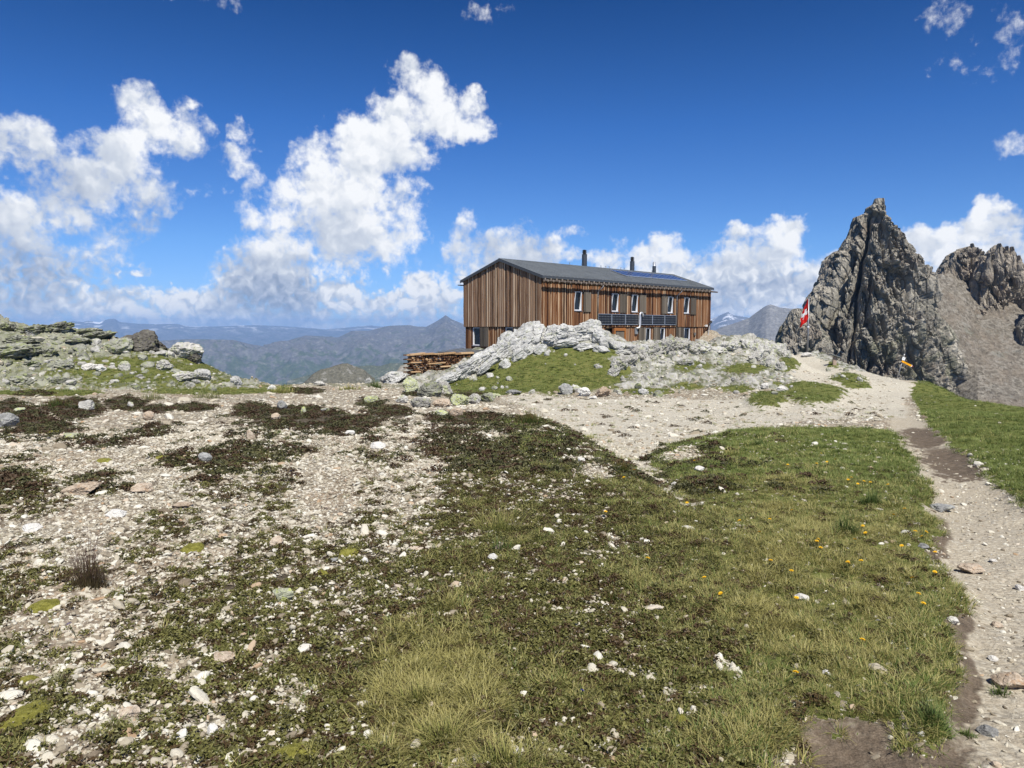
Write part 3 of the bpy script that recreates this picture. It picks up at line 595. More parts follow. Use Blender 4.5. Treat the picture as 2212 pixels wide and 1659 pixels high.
def rock_tower(name, left, right, D, dr, mat, seed, amp=1.0, nth=560, rows=460, lean=0.0, gullies=()):
    ly = np.array([p[1] for p in left], float); lx = np.array([p[0] for p in left], float)
    ry = np.array([p[1] for p in right], float); rx = np.array([p[0] for p in right], float)
    y = np.linspace(ly[0], ly[-1], rows); L = np.interp(y, ly, lx); Rr = np.interp(y, ry, rx)
    th = np.linspace(0, 2 * math.pi, nth, endpoint=False)
    # more columns on the side seen
    th = th + .45 * np.sin(th - math.pi / 2 + math.pi / 2 * 0) * 0
    c = np.array([at(a, b, D) for a, b in zip((L + Rr) / 2, y)]); hw = (Rr - L) / 2 / FP * D
    zc = c[:, 2]
    cs, sn = np.cos(th), np.sin(th)
    e = 2 / 2.5
    sx = np.sign(cs) * np.abs(cs)**e; sy = np.sign(sn) * np.abs(sn)**e
    X = c[:, 0][:, None] + hw[:, None] * sx[None, :]
    dep = (hw * dr + 1.5)[:, None]
    Y = D + dep * .35 + dep * sy[None, :] + lean * (zc - zc[-1])[:, None]
    Z = np.repeat(zc[:, None], nth, 1)
    nx = cs[None, :] + 0 * Z; ny = sn[None, :] + 0 * Z
    k = min(1.0, hw.max() / 25)
    sc = 1 / (17.0 * max(k, .45))
    wx_ = fbm3(X * sc * 1.5, Y * sc * 1.5, Z * sc * .8, 3, seed=seed + 8) * 5
    v, e = facet3((X + Z * .30 + wx_) * sc * 1.1, Y * sc, Z * sc * .42, seed, 1.8); d = v * 6.5 * amp - e * 1.2 * amp
    v, e = facet3((X + Z * .26 + wx_ * .6) * sc * 2.8, Y * sc * 2.8, Z * sc * 1.15, seed + 1, 1.8); d = d + v * 4.0 * amp - e * 1.0 * amp
    v, e = facet3((X + Z * .2) * sc * 6.5, Y * sc * 6.5, Z * sc * 3.0, seed + 2, 1.8); d = d + v * 2.3 * amp - e * .6 * amp
    v, e = facet3(X * sc * 14, Y * sc * 14, Z * sc * 7, seed + 5, 1.6); d = d + v * 1.2 * amp - e * .3 * amp
    d += fbm3(X * sc * .4, Y * sc * .4, Z * sc * .2, 3, .5, seed=seed + 4) * 5 * amp + fbm3(X * sc * 6, Y * sc * 6, Z * sc * 4, 4, .6, seed=seed + 3) * 1.1 * amp
    PXX, PYY = to_px(X, Y, Z)
    for (pl_, wd, dp_) in gullies:
        best = np.full(X.shape, 1e9); sgn = np.zeros(X.shape)
        for (x0, y0), (x1, y1) in zip(pl_, pl_[1:]):
            ux, uy = x1 - x0, y1 - y0; t_ = np.clip(((PXX - x0) * ux + (PYY - y0) * uy) / (ux * ux + uy * uy), 0, 1)
            qx, qy = PXX - x0 - t_ * ux, PYY - y0 - t_ * uy; dd = np.hypot(qx, qy); best = np.where(dd < best, dd, best)
        d = d - dp_ * np.exp(-(best / wd)**2)
    tap = np.clip(hw / (9.0 * k), .10, 1)[:, None]; side = (.20 + .80 * np.clip(-sn, 0, 1))[None, :]
    d = d * tap * side * k
    X = X + nx * d; Y = Y + ny * d; Z = Z + .35 * d * np.where(np.arange(rows)[:, None] > 6, 1, .4)
    V = np.stack([X, Y, Z], -1).reshape(-1, 3); F = grid_faces(rows, nth, True)
    V = np.vstack([V, [[c[0, 0], D + dep[0, 0] * .3, zc[0] + .3]]]); tip = len(V) - 1
    j = np.arange(nth); top = np.stack([j, (j + 1) % nth, np.full(nth, tip), np.full(nth, tip)], -1)[:, :3]
    F = F[:, ::-1]
    o = mesh_np(name, V, F, mat, smooth=False)
    bm = bmesh.new(); bm.from_mesh(o.data); bm.verts.ensure_lookup_table()
    for a, b_, t_ in top: bm.faces.new((bm.verts[b_], bm.verts[a], bm.verts[t_]))
    bm.to_mesh(o.data); bm.free(); o['kind'] = 'structure'
    return o
cliff = mat_cliff('grey_cliff', (.16, .145, .12), (.42, .385, .32), .5, .35)
cliff2 = mat_cliff('brown_cliff', (.15, .133, .11), (.42, .37, .30), .25, .45)
rock_tower('mountain', [(1893,429),(1889,442),(1878,448),(1875,457),(1860,463),(1850,468),(1847,485),(1843,507),(1826,538),(1802,552),(1792,562),(1785,594),(1770,625),(1760,640),(1752,658),(1749,680),(1742,720),(1735,770),(1720,880),(1700,1100)],
           [(1909,429),(1910,442),(1913,454),(1922,470),(1930,488),(1940,493),(1956,507),(1972,529),(1994,560),(2010,581),(2016,606),(2018,630),(2030,672),(2048,706),(2066,737),(2080,783),(2096,830),(2108,880),(2150,1100)], 400, .55, cliff, 3, nth=640, rows=520,
           gullies=[([(1880,468),(1866,540),(1852,600),(1830,655)],7,11),([(1838,550),(1815,610),(1797,680),(1786,750)],9,11),([(1856,590),(1850,680),(1832,760),(1826,800)],5,8),([(1905,690),(1920,722)],4,6),([(1872,870),(1868,820),(1884,775)],5,8),([(1750,790),(1756,735)],4,7),([(1880,610),(1872,700)],3,5),([(1900,520),(1912,600),(1930,680)],4,4),([(1960,600),(1985,700),(2010,800)],5,4)])
rock_tower('mountain', [(1716,667),(1708,676),(1702,693),(1690,715),(1683,731),(1677,768),(1660,860),(1620,1000)],
           [(1734,667),(1748,672),(1760,690),(1775,715),(1790,740),(1800,770),(1820,860),(1840,1000)], 372, .7, cliff, 13, amp=.75, nth=300, rows=240)
rock_tower('mountain', [(2097,531),(2072,538),(2053,550),(2035,581),(2026,596),(2030,640),(2040,700),(2040,800)],
           [(2101,531),(2106,544),(2114,550),(2118,569),(2128,590),(2130,640),(2140,700),(2150,800)], 463, .6, cliff2, 23, amp=.9, nth=300, rows=240)
rock_tower('mountain', [(2152,529),(2143,535),(2137,550),(2128,553),(2119,581),(2112,610),(2104,660),(2100,700),(2120,800),(2120,900)],
           [(2160,529),(2177,535),(2186,542),(2193,538),(2208,563),(2230,600),(2260,680),(2280,760),(2300,900),(2310,1000)], 448, .5, cliff2, 33, amp=1.0, nth=360, rows=300)
rock_tower('mountain', [(2330,520),(2310,560),(2280,600),(2255,660),(2222,710),(2212,790),(2206,850),(2200,900)],
           [(2310,520),(2360,560),(2420,620),(2480,720),(2560,900),(2600,1000)], 410, .5, cliff, 43, amp=1.0, nth=260, rows=200)
for i, (tx, ty, bl, br, by, D_) in enumerate([(2101,526,2091,2112,566,458),(2112,543,2104,2121,580,456),(2085,537,2074,2096,575,460),(2137,547,2127,2147,596,440),(2160,526,2146,2174,572,440),(2187,533,2178,2197,580,440),(2176,532,2166,2188,572,441),(2202,552,2194,2214,600,438),(2060,546,2048,2072,590,458),(2038,578,2028,2050,620,458)]):
    q = [0, .12, .3, .5, .7, .85, 1.0]; wd_ = [.02, .16, .38, .7, 1.0, .8, .3]; off_ = [0, 1.5, -1, 1, -1, 0, 0]
    rock_tower('rock_pinnacle', [(tx - 1 + (bl - tx) * w_ + o_, ty + (by + 20 - ty) * k_) for k_, w_, o_ in zip(q, wd_, off_)], [(tx + 1 + (br - tx) * w_ + o_, ty + (by + 20 - ty) * k_) for k_, w_, o_ in zip(q, wd_, off_)], D_ + 3, .7, cliff2, 60 + i, amp=.5, nth=90, rows=90)
def build_scree():
    m, N, b = base_mat('scree'); g = N.new('ShaderNodeNewGeometry'); P = g.outputs['Position']
    n = N.noise(P, .9, 6, .75); v = N.voro(P, .7, out='Color'); sc = N.new('ShaderNodeSeparateColor'); N.l.new(v, sc.inputs[0])
    col = N.ramp(N.math('MULTIPLY_ADD', sc.outputs[0], .35, N.math('MULTIPLY', n, .65)), [(.25, (.10, .088, .070)), (.45, (.235, .21, .172)), (.7, (.37, .34, .29))])
    col = N.mix(N.smooth(N.noise(P, .05, 4, .6), .45, .65, 0, .5), col, (.27, .215, .16, 1))
    col = N.mix(N.smooth(N.noise(P, .06, 5, .7), .58, .66, 0, .7), col, (.075, .085, .045, 1))
    st = N.noise(N.vmath('MULTIPLY', P, (1, .25, .25)), .22, 5, .7); col = N.mix(N.smooth(st, .50, .62, 0, .55), col, (.15, .13, .105, 1)); col = N.mix(N.smooth(N.noise(P, .12, 5, .75), .56, .64, 0, .5), col, (.42, .40, .36, 1))
    N.l.new(col, b.inputs['Base Color']); bump(N, b, n, 1.8, 1.0)
    # corner depths of the slope between needle and towers: (photo y, then depth at photo x = 1900, 2060, 2110, 2400)
    rows_ = [(585, 432, 462, 472, 470), (640, 427, 442, 452, 450), (700, 418, 424, 434, 430), (780, 404, 404, 405, 402), (880, 394, 390, 366, 372), (1000, 384, 376, 335, 340), (1300, 374, 365, 250, 260)]
    py = np.linspace(585, 1300, 330); px = np.linspace(1900, 2420, 330)
    D = np.array([[np.interp(b_, (1900, 2060, 2110, 2400), [np.interp(a, [r[0] for r in rows_], [r[k] for r in rows_]) for k in (1, 2, 3, 4)]) for b_ in px] for a in py])
    PX, PY = np.meshgrid(px, py); top = np.interp(px, (1900, 1990, 2025, 2060, 2420), (575, 580, 594, 590, 560)); PY = PY + (top[None, :] - 585) * (1 - (PY - 585) / 715)
    a = (PX - 1106.0) / FP; bb = (829.5 - PY) / FP; yy = _c + bb * _s; X = a / yy * D; Zz = (-_s + bb * _c) / yy * D; Y = D
    d = fbm2(X * .035, Zz * .02, 5, .55, seed=7) * 5 + fbm3(X * .25, Y * .25, Zz * .25, 4, .6, seed=9, ridged=True) * 1.0
    f1, f2, cid = voro3(X * .45, Y * .45, Zz * .45, 3); d += np.where(cid > .8, (cid - .8) * 7 * (1 - f1), 0)
    Y = Y - d * .5; Zz = Zz + d * .5
    o = mesh_np('scree_slope', np.stack([X, Y, Zz], -1).reshape(-1, 3), grid_faces(330, 330), m, smooth=False); o['kind'] = 'structure'
build_scree()
# ---------------------------------------------------------------- air
def build_haze():
    h0, h1, w = -1800.0, 350.0, 33000.0
    bm = bmesh.new(); bmesh.ops.create_cube(bm, size=1.0); 
    for v in bm.verts: v.co = Vector((v.co.x * 2 * w, v.co.y * 2 * w, h0 if v.co.z < 0 else h1))
    me = bpy.data.meshes.new('haze'); bm.to_mesh(me); bm.free(); o = bpy.data.objects.new('haze', me); COL.objects.link(o)
    m = bpy.data.materials.new('haze'); m.use_nodes = True; N = NT(m.node_tree); N.n.remove(N.n['Principled BSDF'])
    v = N.new('ShaderNodeVolumePrincipled'); v.inputs['Color'].default_value = (.34, .58, 1.0, 1); v.inputs['Density'].default_value = 4.6e-5; v.inputs['Anisotropy'].default_value = 0.0
    N.l.new(v.outputs[0], N.n['Material Output'].inputs['Volume']); me.materials.append(m); o['kind'] = 'stuff'
build_haze()
# ---------------------------------------------------------------- the hut
class MB:
    """collects boxes, tubes and quads in one mesh"""
    def __init__(s): s.v = []; s.f = []; s.a = []
    def add(s, v, f, a=0.0):
        n = len(s.v); s.v += [tuple(p) for p in v]; s.f += [tuple(i + n for i in q) for q in f]; s.a += [a] * len(v)
    def box(s, x0, x1, y0, y1, z0, z1, a=0.0, M=None):
        v = [Vector((x, y, z)) for z in (z0, z1) for y in (y0, y1) for x in (x0, x1)]
        if M is not None: v = [M @ p for p in v]
        s.add(v, [(0, 2, 3, 1), (4, 5, 7, 6), (0, 1, 5, 4), (2, 6, 7, 3), (0, 4, 6, 2), (1, 3, 7, 5)], a)
    def tube(s, pts, r, n=10, cap=True, a=0.0):
        pts = [Vector(p) for p in pts]; rs = r if isinstance(r, (list, tuple)) else [r] * len(pts); V = []
        for i, p in enumerate(pts):
            d = (pts[min(i + 1, len(pts) - 1)] - pts[max(i - 1, 0)]).normalized()
            q = d.orthogonal().normalized() if i == 0 else (q - d * q.dot(d)).normalized()
            w = d.cross(q)
            V += [p + (q * math.cos(2 * math.pi * k / n) + w * math.sin(2 * math.pi * k / n)) * rs[i] for k in range(n)]
        F = [(i * n + k, i * n + (k + 1) % n, (i + 1) * n + (k + 1) % n, (i + 1) * n + k) for i in range(len(pts) - 1) for k in range(n)]
        if cap: F += [tuple(range(n))[::-1], tuple((len(pts) - 1) * n + k for k in range(n))]
        s.add(V, F, a)
    def build(s, name, mat, parent=None, smooth=False, bevel=0):
        me = bpy.data.meshes.new(name); me.from_pydata(s.v, [], s.f); me.update()
        at_ = me.attributes.new('rnd', 'FLOAT', 'POINT'); at_.data.foreach_set('value', s.a)
        if smooth:
            me.polygons.foreach_set('use_smooth', [True] * len(me.polygons))
        me.materials.append(mat); o = bpy.data.objects.new(name, me); COL.objects.link(o)
        if parent is not None: o.parent = parent
        if bevel:
            b = o.modifiers.new('b', 'BEVEL'); b.width = bevel; b.segments = 2
        return o
def empty(name, loc, rz=0.0, parent=None):
    o = bpy.data.objects.new(name, None); COL.objects.link(o); o.location = loc; o.rotation_euler = (0, 0, rz); o.empty_display_size = .3
    if parent is not None: o.parent = parent
    return o
def flat_mat(name, col, rough=.6, metal=0.0, spec=.4, vary=.0, scale=6.0):
    m, N, b = base_mat(name)
    if vary:
        tcn = N.new('ShaderNodeTexCoord'); n = N.noise(tcn.outputs['Object'], scale, 5, .65)
        c = N.ramp(n, [(.3, [x * (1 - vary) for x in col]), (.7, [min(1, x * (1 + vary)) for x in col])]); N.l.new(c, b.inputs['Base Color'])
    else: b.inputs['Base Color'].default_value = (*col, 1)
    b.inputs['Roughness'].default_value = rough; b.inputs['Metallic'].default_value = metal; b.inputs['Specular IOR Level'].default_value = spec
    return m
def wood_mat(name, stops, zscale=.35, streak=.5):
    m, N, b = base_mat(name); tcn = N.new('ShaderNodeTexCoord'); P = tcn.outputs['Object']; rnd = N.attr('rnd')
    cbn = N.new('ShaderNodeCombineXYZ'); N.l.new(N.math('MULTIPLY', rnd, 37.0), cbn.inputs[0]); N.l.new(N.math('MULTIPLY', rnd, 91.0), cbn.inputs[2])
    Q = N.vmath('MULTIPLY_ADD', P, (9, 9, zscale), cbn.outputs[0])
    g = N.noise(Q, 1.6, 5, .65, .6); kn = N.noise(N.vmath('MULTIPLY_ADD', P, (3, 3, 1.1), cbn.outputs[0]), 2.2, 3, .6)
    t = N.math('ADD', N.math('MULTIPLY', rnd, 1 - streak), N.math('MULTIPLY', g, streak))
    col = N.ramp(t, stops)
    col = N.mix(N.smooth(kn, .68, .74, 0, .7), col, [c * .35 for c in stops[0][1]])
    N.l.new(col, b.inputs['Base Color']); b.inputs['Roughness'].default_value = .8; bump(N, b, g, .01, .6)
    return m
grey_wood = wood_mat('weathered_boards', [(.22, (.030, .017, .010)), (.36, (.155, .085, .048)), (.50, (.26, .158, .098)), (.62, (.40, .275, .18)), (.80, (.62, .48, .345))], streak=.48)
warm_wood = wood_mat('warm_boards', [(.22, (.030, .010, .005)), (.38, (.105, .043, .018)), (.52, (.20, .088, .038)), (.66, (.37, .215, .115)), (.82, (.60, .45, .30))], streak=.48)
shut_wood = wood_mat('grey_shutter_wood', [(.2, (.055, .046, .036)), (.5, (.12, .10, .078)), (.8, (.21, .175, .135))])
dark_frame = flat_mat('dark_trim', (.03, .028, .027), .5)
white_pvc = flat_mat('white_frame', (.74, .75, .77), .4, vary=.05)
zinc = flat_mat('zinc_grey', (.30, .30, .31), .42, .6, vary=.15)
roof_m = flat_mat('roof_sheet', (.20, .215, .22), .42, .3, .5, vary=.18, scale=1.2)
def glass_mat():
    m, N, b = base_mat('window_glass'); b.inputs['Base Color'].default_value = (.012, .013, .014, 1); b.inputs['Roughness'].default_value = .04
    b.inputs['Specular IOR Level'].default_value = .5; return m
glass = glass_mat()
hut = empty('mountain_hut', (HUT_O[0], HUT_O[1], HUT_Z), HUT_YAW)
tag(hut, 'two-storey timber mountain hut with grey metal roof behind pale rocks', 'mountain hut')
CU, SU = math.cos(HUT_YAW), math.sin(HUT_YAW)
def loc_ray(px, py):
    """ray of the photo in the hut's own frame: origin, direction"""
    r = ray(px, py); o = Vector((-HUT_O[0], -HUT_O[1], -HUT_Z)); d = Vector(r)
    f = lambda p: Vector((p.x * CU + p.y * SU, -p.x * SU + p.y * CU, p.z)); return f(o), f(d)
def zA(x, y): return (1760 + x / 2.0109) * .54861, (950 + y / 2.0109) * .54861
def onF(x, y, v=0.0):
    o, d = loc_ray(*zA(x, y)); t = (v - o.y) / d.y; p = o + d * t; return p.x, p.z
def onG(x, y, u=0.0):
    o, d = loc_ray(*zA(x, y)); t = (u - o.x) / d.x; p = o + d * t; return p.y, p.z
rngh = random.Random(5)
def boards(name, axis, a0, a1, z0, ztop, holes, mat, off, parent, wmin=.09, wmax=.20):
    """upright boards; axis 'u' = on the long side (facing -v), 'v' = on the gable (facing -u)"""
    m = MB(); cuts = {a0, a1}
    for h in holes: cuts |= {h[0], h[1]}
    cuts = sorted(c for c in cuts if a0 <= c <= a1); edges = []
    for c0, c1 in zip(cuts, cuts[1:]):
        p = c0; edges.append(p); wide = True
        while c1 - p > wmax * 1.4:
            p += rngh.uniform(wmax * .75, wmax) if wide else rngh.uniform(wmin * .7, wmin * 1.1); edges.append(p); wide = not wide
    edges.append(a1); edges = sorted(set(edges))
    def put(p0, p1, za, zb, r):
        th = off - rngh.choice((0, 0, .022, .03)) - rngh.uniform(0, .008); n = max(2, int((zb - za) / .3) + 1); V = []
        ov = rngh.choice((.010, -.007, -.009))
        ph, am = rngh.uniform(0, 9), rngh.choice((.004, .012, .02)) if th < off - .015 else .004
        for i in range(n + 1):
            t = i / n; w0 = p0 - ov + am * math.sin(ph + (za + (zb - za) * t) * 3.1); w1 = p1 + ov + am * math.sin(ph * 1.7 + (za + (zb - za) * t) * 2.6)
            tp0 = za + ((ztop(p0) if zb is None else zb) - za) * t; tp1 = za + (zb - za) * t
            for (w, dz) in ((w0, 0), (w1, 1)):
                z = za + (zb - za) * t
                if abs(zb - ztop((p0 + p1) / 2)) < 1e-6 and i == n: z = ztop(w)
                V.append((w, th, z) if axis == 'u' else (th, w, z))
        base = len(m.v); F = []
        for i in range(n):
            a, b_, c, d = 2 * i, 2 * i + 1, 2 * i + 3, 2 * i + 2; F.append((a, b_, c, d) if axis == 'u' else (a, d, c, b_))
        # edges back to the wall
        k = len(V); bk = off + .03
        V2 = [((p[0], bk, p[2]) if axis == 'u' else (bk, p[1], p[2])) for p in V]
        for i in range(n):
            for s_ in (0, 1):
                a, b_ = 2 * i + s_, 2 * i + 2 + s_; F.append((a, b_, b_ + k, a + k) if (s_ == 0) == (axis == 'u') else (b_, a, a + k, b_ + k))
        F.append((0, k, k + 1, 1)); F.append((2 * n, 2 * n + 1, k + 2 * n + 1, k + 2 * n))
        m.add(V + V2, F, r)
    for p0, p1 in zip(edges, edges[1:]):
        mid = (p0 + p1) / 2; zt = ztop(mid); r = min(1, max(0, (rngh.choice((.10, .32, .42, .52)) if p1 - p0 > .118 else rngh.choice((.55, .85, 1.0))) + rngh.gauss(0, .07)))
        segs = [(z0, zt)]
        for h in holes:
            if h[0] < mid < h[1]:
                ns = []
                for s0, s1 in segs:
                    if h[3] <= s0 or h[2] >= s1: ns.append((s0, s1)); continue
                    if h[2] - s0 > .02: ns.append((s0, h[2]))
                    if s1 - h[3] > .02: ns.append((h[3], s1))
                segs = ns
        for s0, s1 in segs: put(p0, p1, s0, s1, r)
    return m.build(name, mat, parent)
H, L_, W_, RI = HUT_H, HUT_L, HUT_W, HUT_RISE
LOWZ = -2.55
up_w = [((1008, 368), (1066, 520)), ((1305, 387), (1357, 528)), ((1463, 395), (1511, 533)), ((1748, 412), (1789, 542)), ((1876, 420), (1917, 547))]
lo_w = [((1252, 690), (1309, 830)), ((1322, 686), (1412, 840)), ((1574, 688), (1613, 860)), ((1690, 689), (1727, 800)), ((1877, 690), (1923, 860))]
def rectF(q, v=0.0):
    (x0, y0), (x1, y1) = q; u0, w1 = onF(x0, y0, v); u1, w0 = onF(x1, y1, v); return [u0, u1, w0, w1]
holes_up = [rectF(q) for q in up_w]
for h in holes_up: h[2] = 1.20; h[3] = 2.62
holes_lo = [rectF(q, .06) for q in lo_w]
for h in holes_lo: h[3] = -.10; h[2] = max(h[2], LOWZ + .02)
holes_lo[0][2] = LOWZ + .02; holes_lo[1][2] = LOWZ + .02; holes_lo[2][2] = holes_lo[4][2] = LOWZ + .02; holes_lo[3][2] = -1.35
flat = lambda z: (lambda a: z)
boards('front_wall', 'u', 0, L_, 0, flat(H), holes_up, warm_wood, 0.0, hut)
boards('lower_front_wall', 'u', .12, L_ - .12, LOWZ, flat(-.02), holes_lo, warm_wood, .08, hut)
gable_top = lambda v: H + RI * (1 - abs(v - W_ / 2) / (W_ / 2)) + .02
boards('gable_wall', 'v', 0, W_, 0, gable_top, [], grey_wood, 0.0, hut, .09, .17)
g0 = onG(203, 680, .08); g1 = onG(262, 822, .08); g2 = onG(462, 682, .08); g3 = onG(522, 800, .08)
gh = [[g1[0], g0[0], -1.45, -.06], [g3[0], g2[0], -1.45, -.06]]
boards('lower_gable_wall', 'v', .12, W_ - .12, -1.78, flat(-.02), gh, warm_wood, .08, hut)
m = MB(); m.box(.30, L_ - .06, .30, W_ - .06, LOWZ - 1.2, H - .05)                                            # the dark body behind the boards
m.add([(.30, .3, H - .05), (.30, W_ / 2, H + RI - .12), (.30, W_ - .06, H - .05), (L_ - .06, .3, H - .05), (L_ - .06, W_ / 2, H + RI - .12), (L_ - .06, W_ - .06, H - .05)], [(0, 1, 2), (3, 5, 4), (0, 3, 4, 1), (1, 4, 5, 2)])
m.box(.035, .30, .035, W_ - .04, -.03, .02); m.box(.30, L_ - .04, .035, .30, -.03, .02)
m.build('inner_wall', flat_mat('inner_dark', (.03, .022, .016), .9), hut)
m = MB(); m.box(.10, L_ - .1, .115, .3, LOWZ - .5, LOWZ); u0, w0 = onF(1965, 775, .04); u1, w1 = onF(2055, 797, .04); m.box(u0, u1, .0, .1, LOWZ - .3, w0)
m.build('plinth', flat_mat('concrete', (.32, .31, .28), .9, vary=.2), hut)
# upper gable/back walls
boards('rear_wall', 'v', 0, W_, LOWZ, gable_top, [], grey_wood, L_ - .0, hut).scale = (1, 1, 1)
# roof: two sheets with standing seams
def roof():
    m = MB(); ovg, ove, th = .14, .22, .13; sl = RI / (W_ / 2)
    zt = lambda v: H + RI - abs(v - W_ / 2) * sl + .16
    for (v0, v1) in ((-ove, W_ / 2), (W_ / 2, W_ + ove)):
        P = [(u, v, zt(v) - dz) for dz in (th, 0) for v in (v0, v1) for u in (-ovg, L_ + ovg)]
        m.add(P, [(0, 2, 3, 1), (4, 5, 7, 6), (0, 1, 5, 4), (2, 6, 7, 3), (0, 4, 6, 2), (1, 3, 7, 5)])
        u = -ovg + .02; 
        while u < L_ + ovg:
            q = [(u + a, v, zt(v) + dz) for dz in (-.01, .035) for v in (v0 + .01, v1 - .01) for a in (-.012, .012)]
            m.add(q, [(0, 2, 3, 1), (4, 5, 7, 6), (0, 1, 5, 4), (2, 6, 7, 3), (0, 4, 6, 2), (1, 3, 7, 5)]); u += .43
    m.box(-ovg, L_ + ovg, W_ / 2 - .10, W_ / 2 + .10, H + RI + .13, H + RI + .205)
    r = m.build('roof', roof_m, hut)
    f = MB()
    for s_ in (0, 1):
        for uu in (-ovg - .02, L_ + ovg):
            va, vb = (-ove - .02, W_ / 2) if s_ == 0 else (W_ / 2, W_ + ove + .02)
            P = [(uu + a, v, zt(v) + dz) for dz in (-.19, .03) for v in (va, vb) for a in (0, .02)]
            f.add(P, [(0, 2, 3, 1), (4, 5, 7, 6), (0, 1, 5, 4), (2, 6, 7, 3), (0, 4, 6, 2), (1, 3, 7, 5)])
    f.box(-ovg, L_ + ovg, -ove - .022, -ove, zt(-ove) - .17, zt(-ove) + .02)
    f.build('fascia', flat_mat('fascia_metal', (.085, .09, .095), .5, .3), r)
    for u in (8.0, 9.6, 12.2, 12.9, 13.4, 15.1, 15.6, 20.0):
        s = MB(); s.tube([(u, W_ / 2, H + RI + .2), (u, W_ / 2, H + RI + .36)], .02, 6); s.box(u - .04, u + .04, W_ / 2 - .04, W_ / 2 + .04, H + RI + .34, H + RI + .37)
        s.build('ridge_hook', zinc, r)
    return r, zt
roof_o, ZT = roof()
# solar field on the roof
def onR(x, y):
    o, d = loc_ray(*zA(x, y)); sl = RI / (W_ / 2); c0 = H + .16
    t = (c0 + sl * o.y - o.z) / (d.z - sl * d.y); p = o + d * t; return p
def cells_mat(name, base, line, cx, cy, rough=.25):
    m, N, b = base_mat(name); tcn = N.new('ShaderNodeTexCoord'); sp = N.new('ShaderNodeSeparateXYZ'); N.l.new(tcn.outputs['Object'], sp.inputs[0])
    fx = N.math('ABSOLUTE', N.math('SUBTRACT', N.math('FRACT', N.math('MULTIPLY', sp.outputs[0], cx)), .5)); fy = N.math('ABSOLUTE', N.math('SUBTRACT', N.math('FRACT', N.math('MULTIPLY', sp.outputs[2 if cy > 0 else 1], abs(cy))), .5))
    ln = N.math('MAXIMUM', N.math('GREATER_THAN', fx, .462), N.math('GREATER_THAN', fy, .462)); dm = N.math('GREATER_THAN', N.math('ADD', fx, fy), .86)
    col = N.mix(N.math('MAXIMUM', N.math('MULTIPLY', ln, .35), dm), (*base, 1), (*line, 1)); N.l.new(col, b.inputs['Base Color']); b.inputs['Roughness'].default_value = rough; b.inputs['Specular IOR Level'].default_value = .5
    return m
pv_blue = cells_mat('blue_cells', (.012, .035, .13), (.22, .28, .36), 1.0, -1.9, .22)
pv_black = cells_mat('black_cells', (.006, .006, .008), (.30, .31, .33), 5.0, 5.0, .5)
alu = flat_mat('aluminium', (.55, .56, .58), .4, .7)
tl, bl, brr, trr = onR(1290, 236), onR(1425, 279), onR(1900, 318), onR(1775, 275)
v_lo, v_hi = (bl.y + brr.y) / 2, min((tl.y + trr.y) / 2, W_ / 2 - .25); uA, uB = (tl.x + bl.x) / 2, (brr.x + trr.x) / 2
npan = 10
for i in range(npan):
    p0, p1 = uA + (uB - uA) * i / npan + .02, uA + (uB - uA) * (i + 1) / npan - .02
    m = MB(); q = [(u, v, ZT(v) + dz) for dz in (.05, .09) for v in (v_lo, v_hi) for u in (p0, p1)]
    m.add(q, [(0, 2, 3, 1), (4, 5, 7, 6), (0, 1, 5, 4), (2, 6, 7, 3), (0, 4, 6, 2), (1, 3, 7, 5)]); pn = m.build('roof_solar_panel', pv_blue, hut)
    f = MB()
    for (a, b_) in ((p0 - .015, p0 + .012), (p1 - .012, p1 + .015)):
        q = [(u, v, ZT(v) + dz) for dz in (.04, .105) for v in (v_lo, v_hi) for u in (a, b_)]; f.add(q, [(0, 2, 3, 1), (4, 5, 7, 6), (0, 1, 5, 4), (2, 6, 7, 3), (0, 4, 6, 2), (1, 3, 7, 5)])
    for (va, vb) in ((v_lo - .03, v_lo), (v_hi, v_hi + .03)):
        q = [(u, v, ZT(v) + dz) for dz in (.04, .10) for v in (va, vb) for u in (p0 + .012, p1 - .012)]; f.add(q, [(0, 2, 3, 1), (4, 5, 7, 6), (0, 1, 5, 4), (2, 6, 7, 3), (0, 4, 6, 2), (1, 3, 7, 5)])
    f.build('panel_frame', alu, pn)
# facade solar panels
for (x0, x1) in ((1198, 1304), (1306, 1412), (1414, 1517), (1537, 1627), (1628, 1724), (1726, 1815)):
    u0, _ = onF(x0, 600, -.08); u1, _ = onF(x1, 600, -.08); z0, z1 = .17, .99
    if x0 in (1198, 1306, 1414): z0, z1 = .17, 1.0
    m = MB(); m.box(u0 + .03, u1 - .03, -.075, -.045, z0 + .03, z1 - .03); pn = m.build('facade_solar_panel', pv_black, hut)
    f = MB(); f.box(u0, u0 + .035, -.09, -.04, z0, z1); f.box(u1 - .035, u1, -.09, -.04, z0, z1); f.box(u0 + .035, u1 - .035, -.09, -.04, z0, z0 + .035); f.box(u0 + .035, u1 - .035, -.09, -.04, z1 - .035, z1)
    f.build('panel_frame', alu, pn)
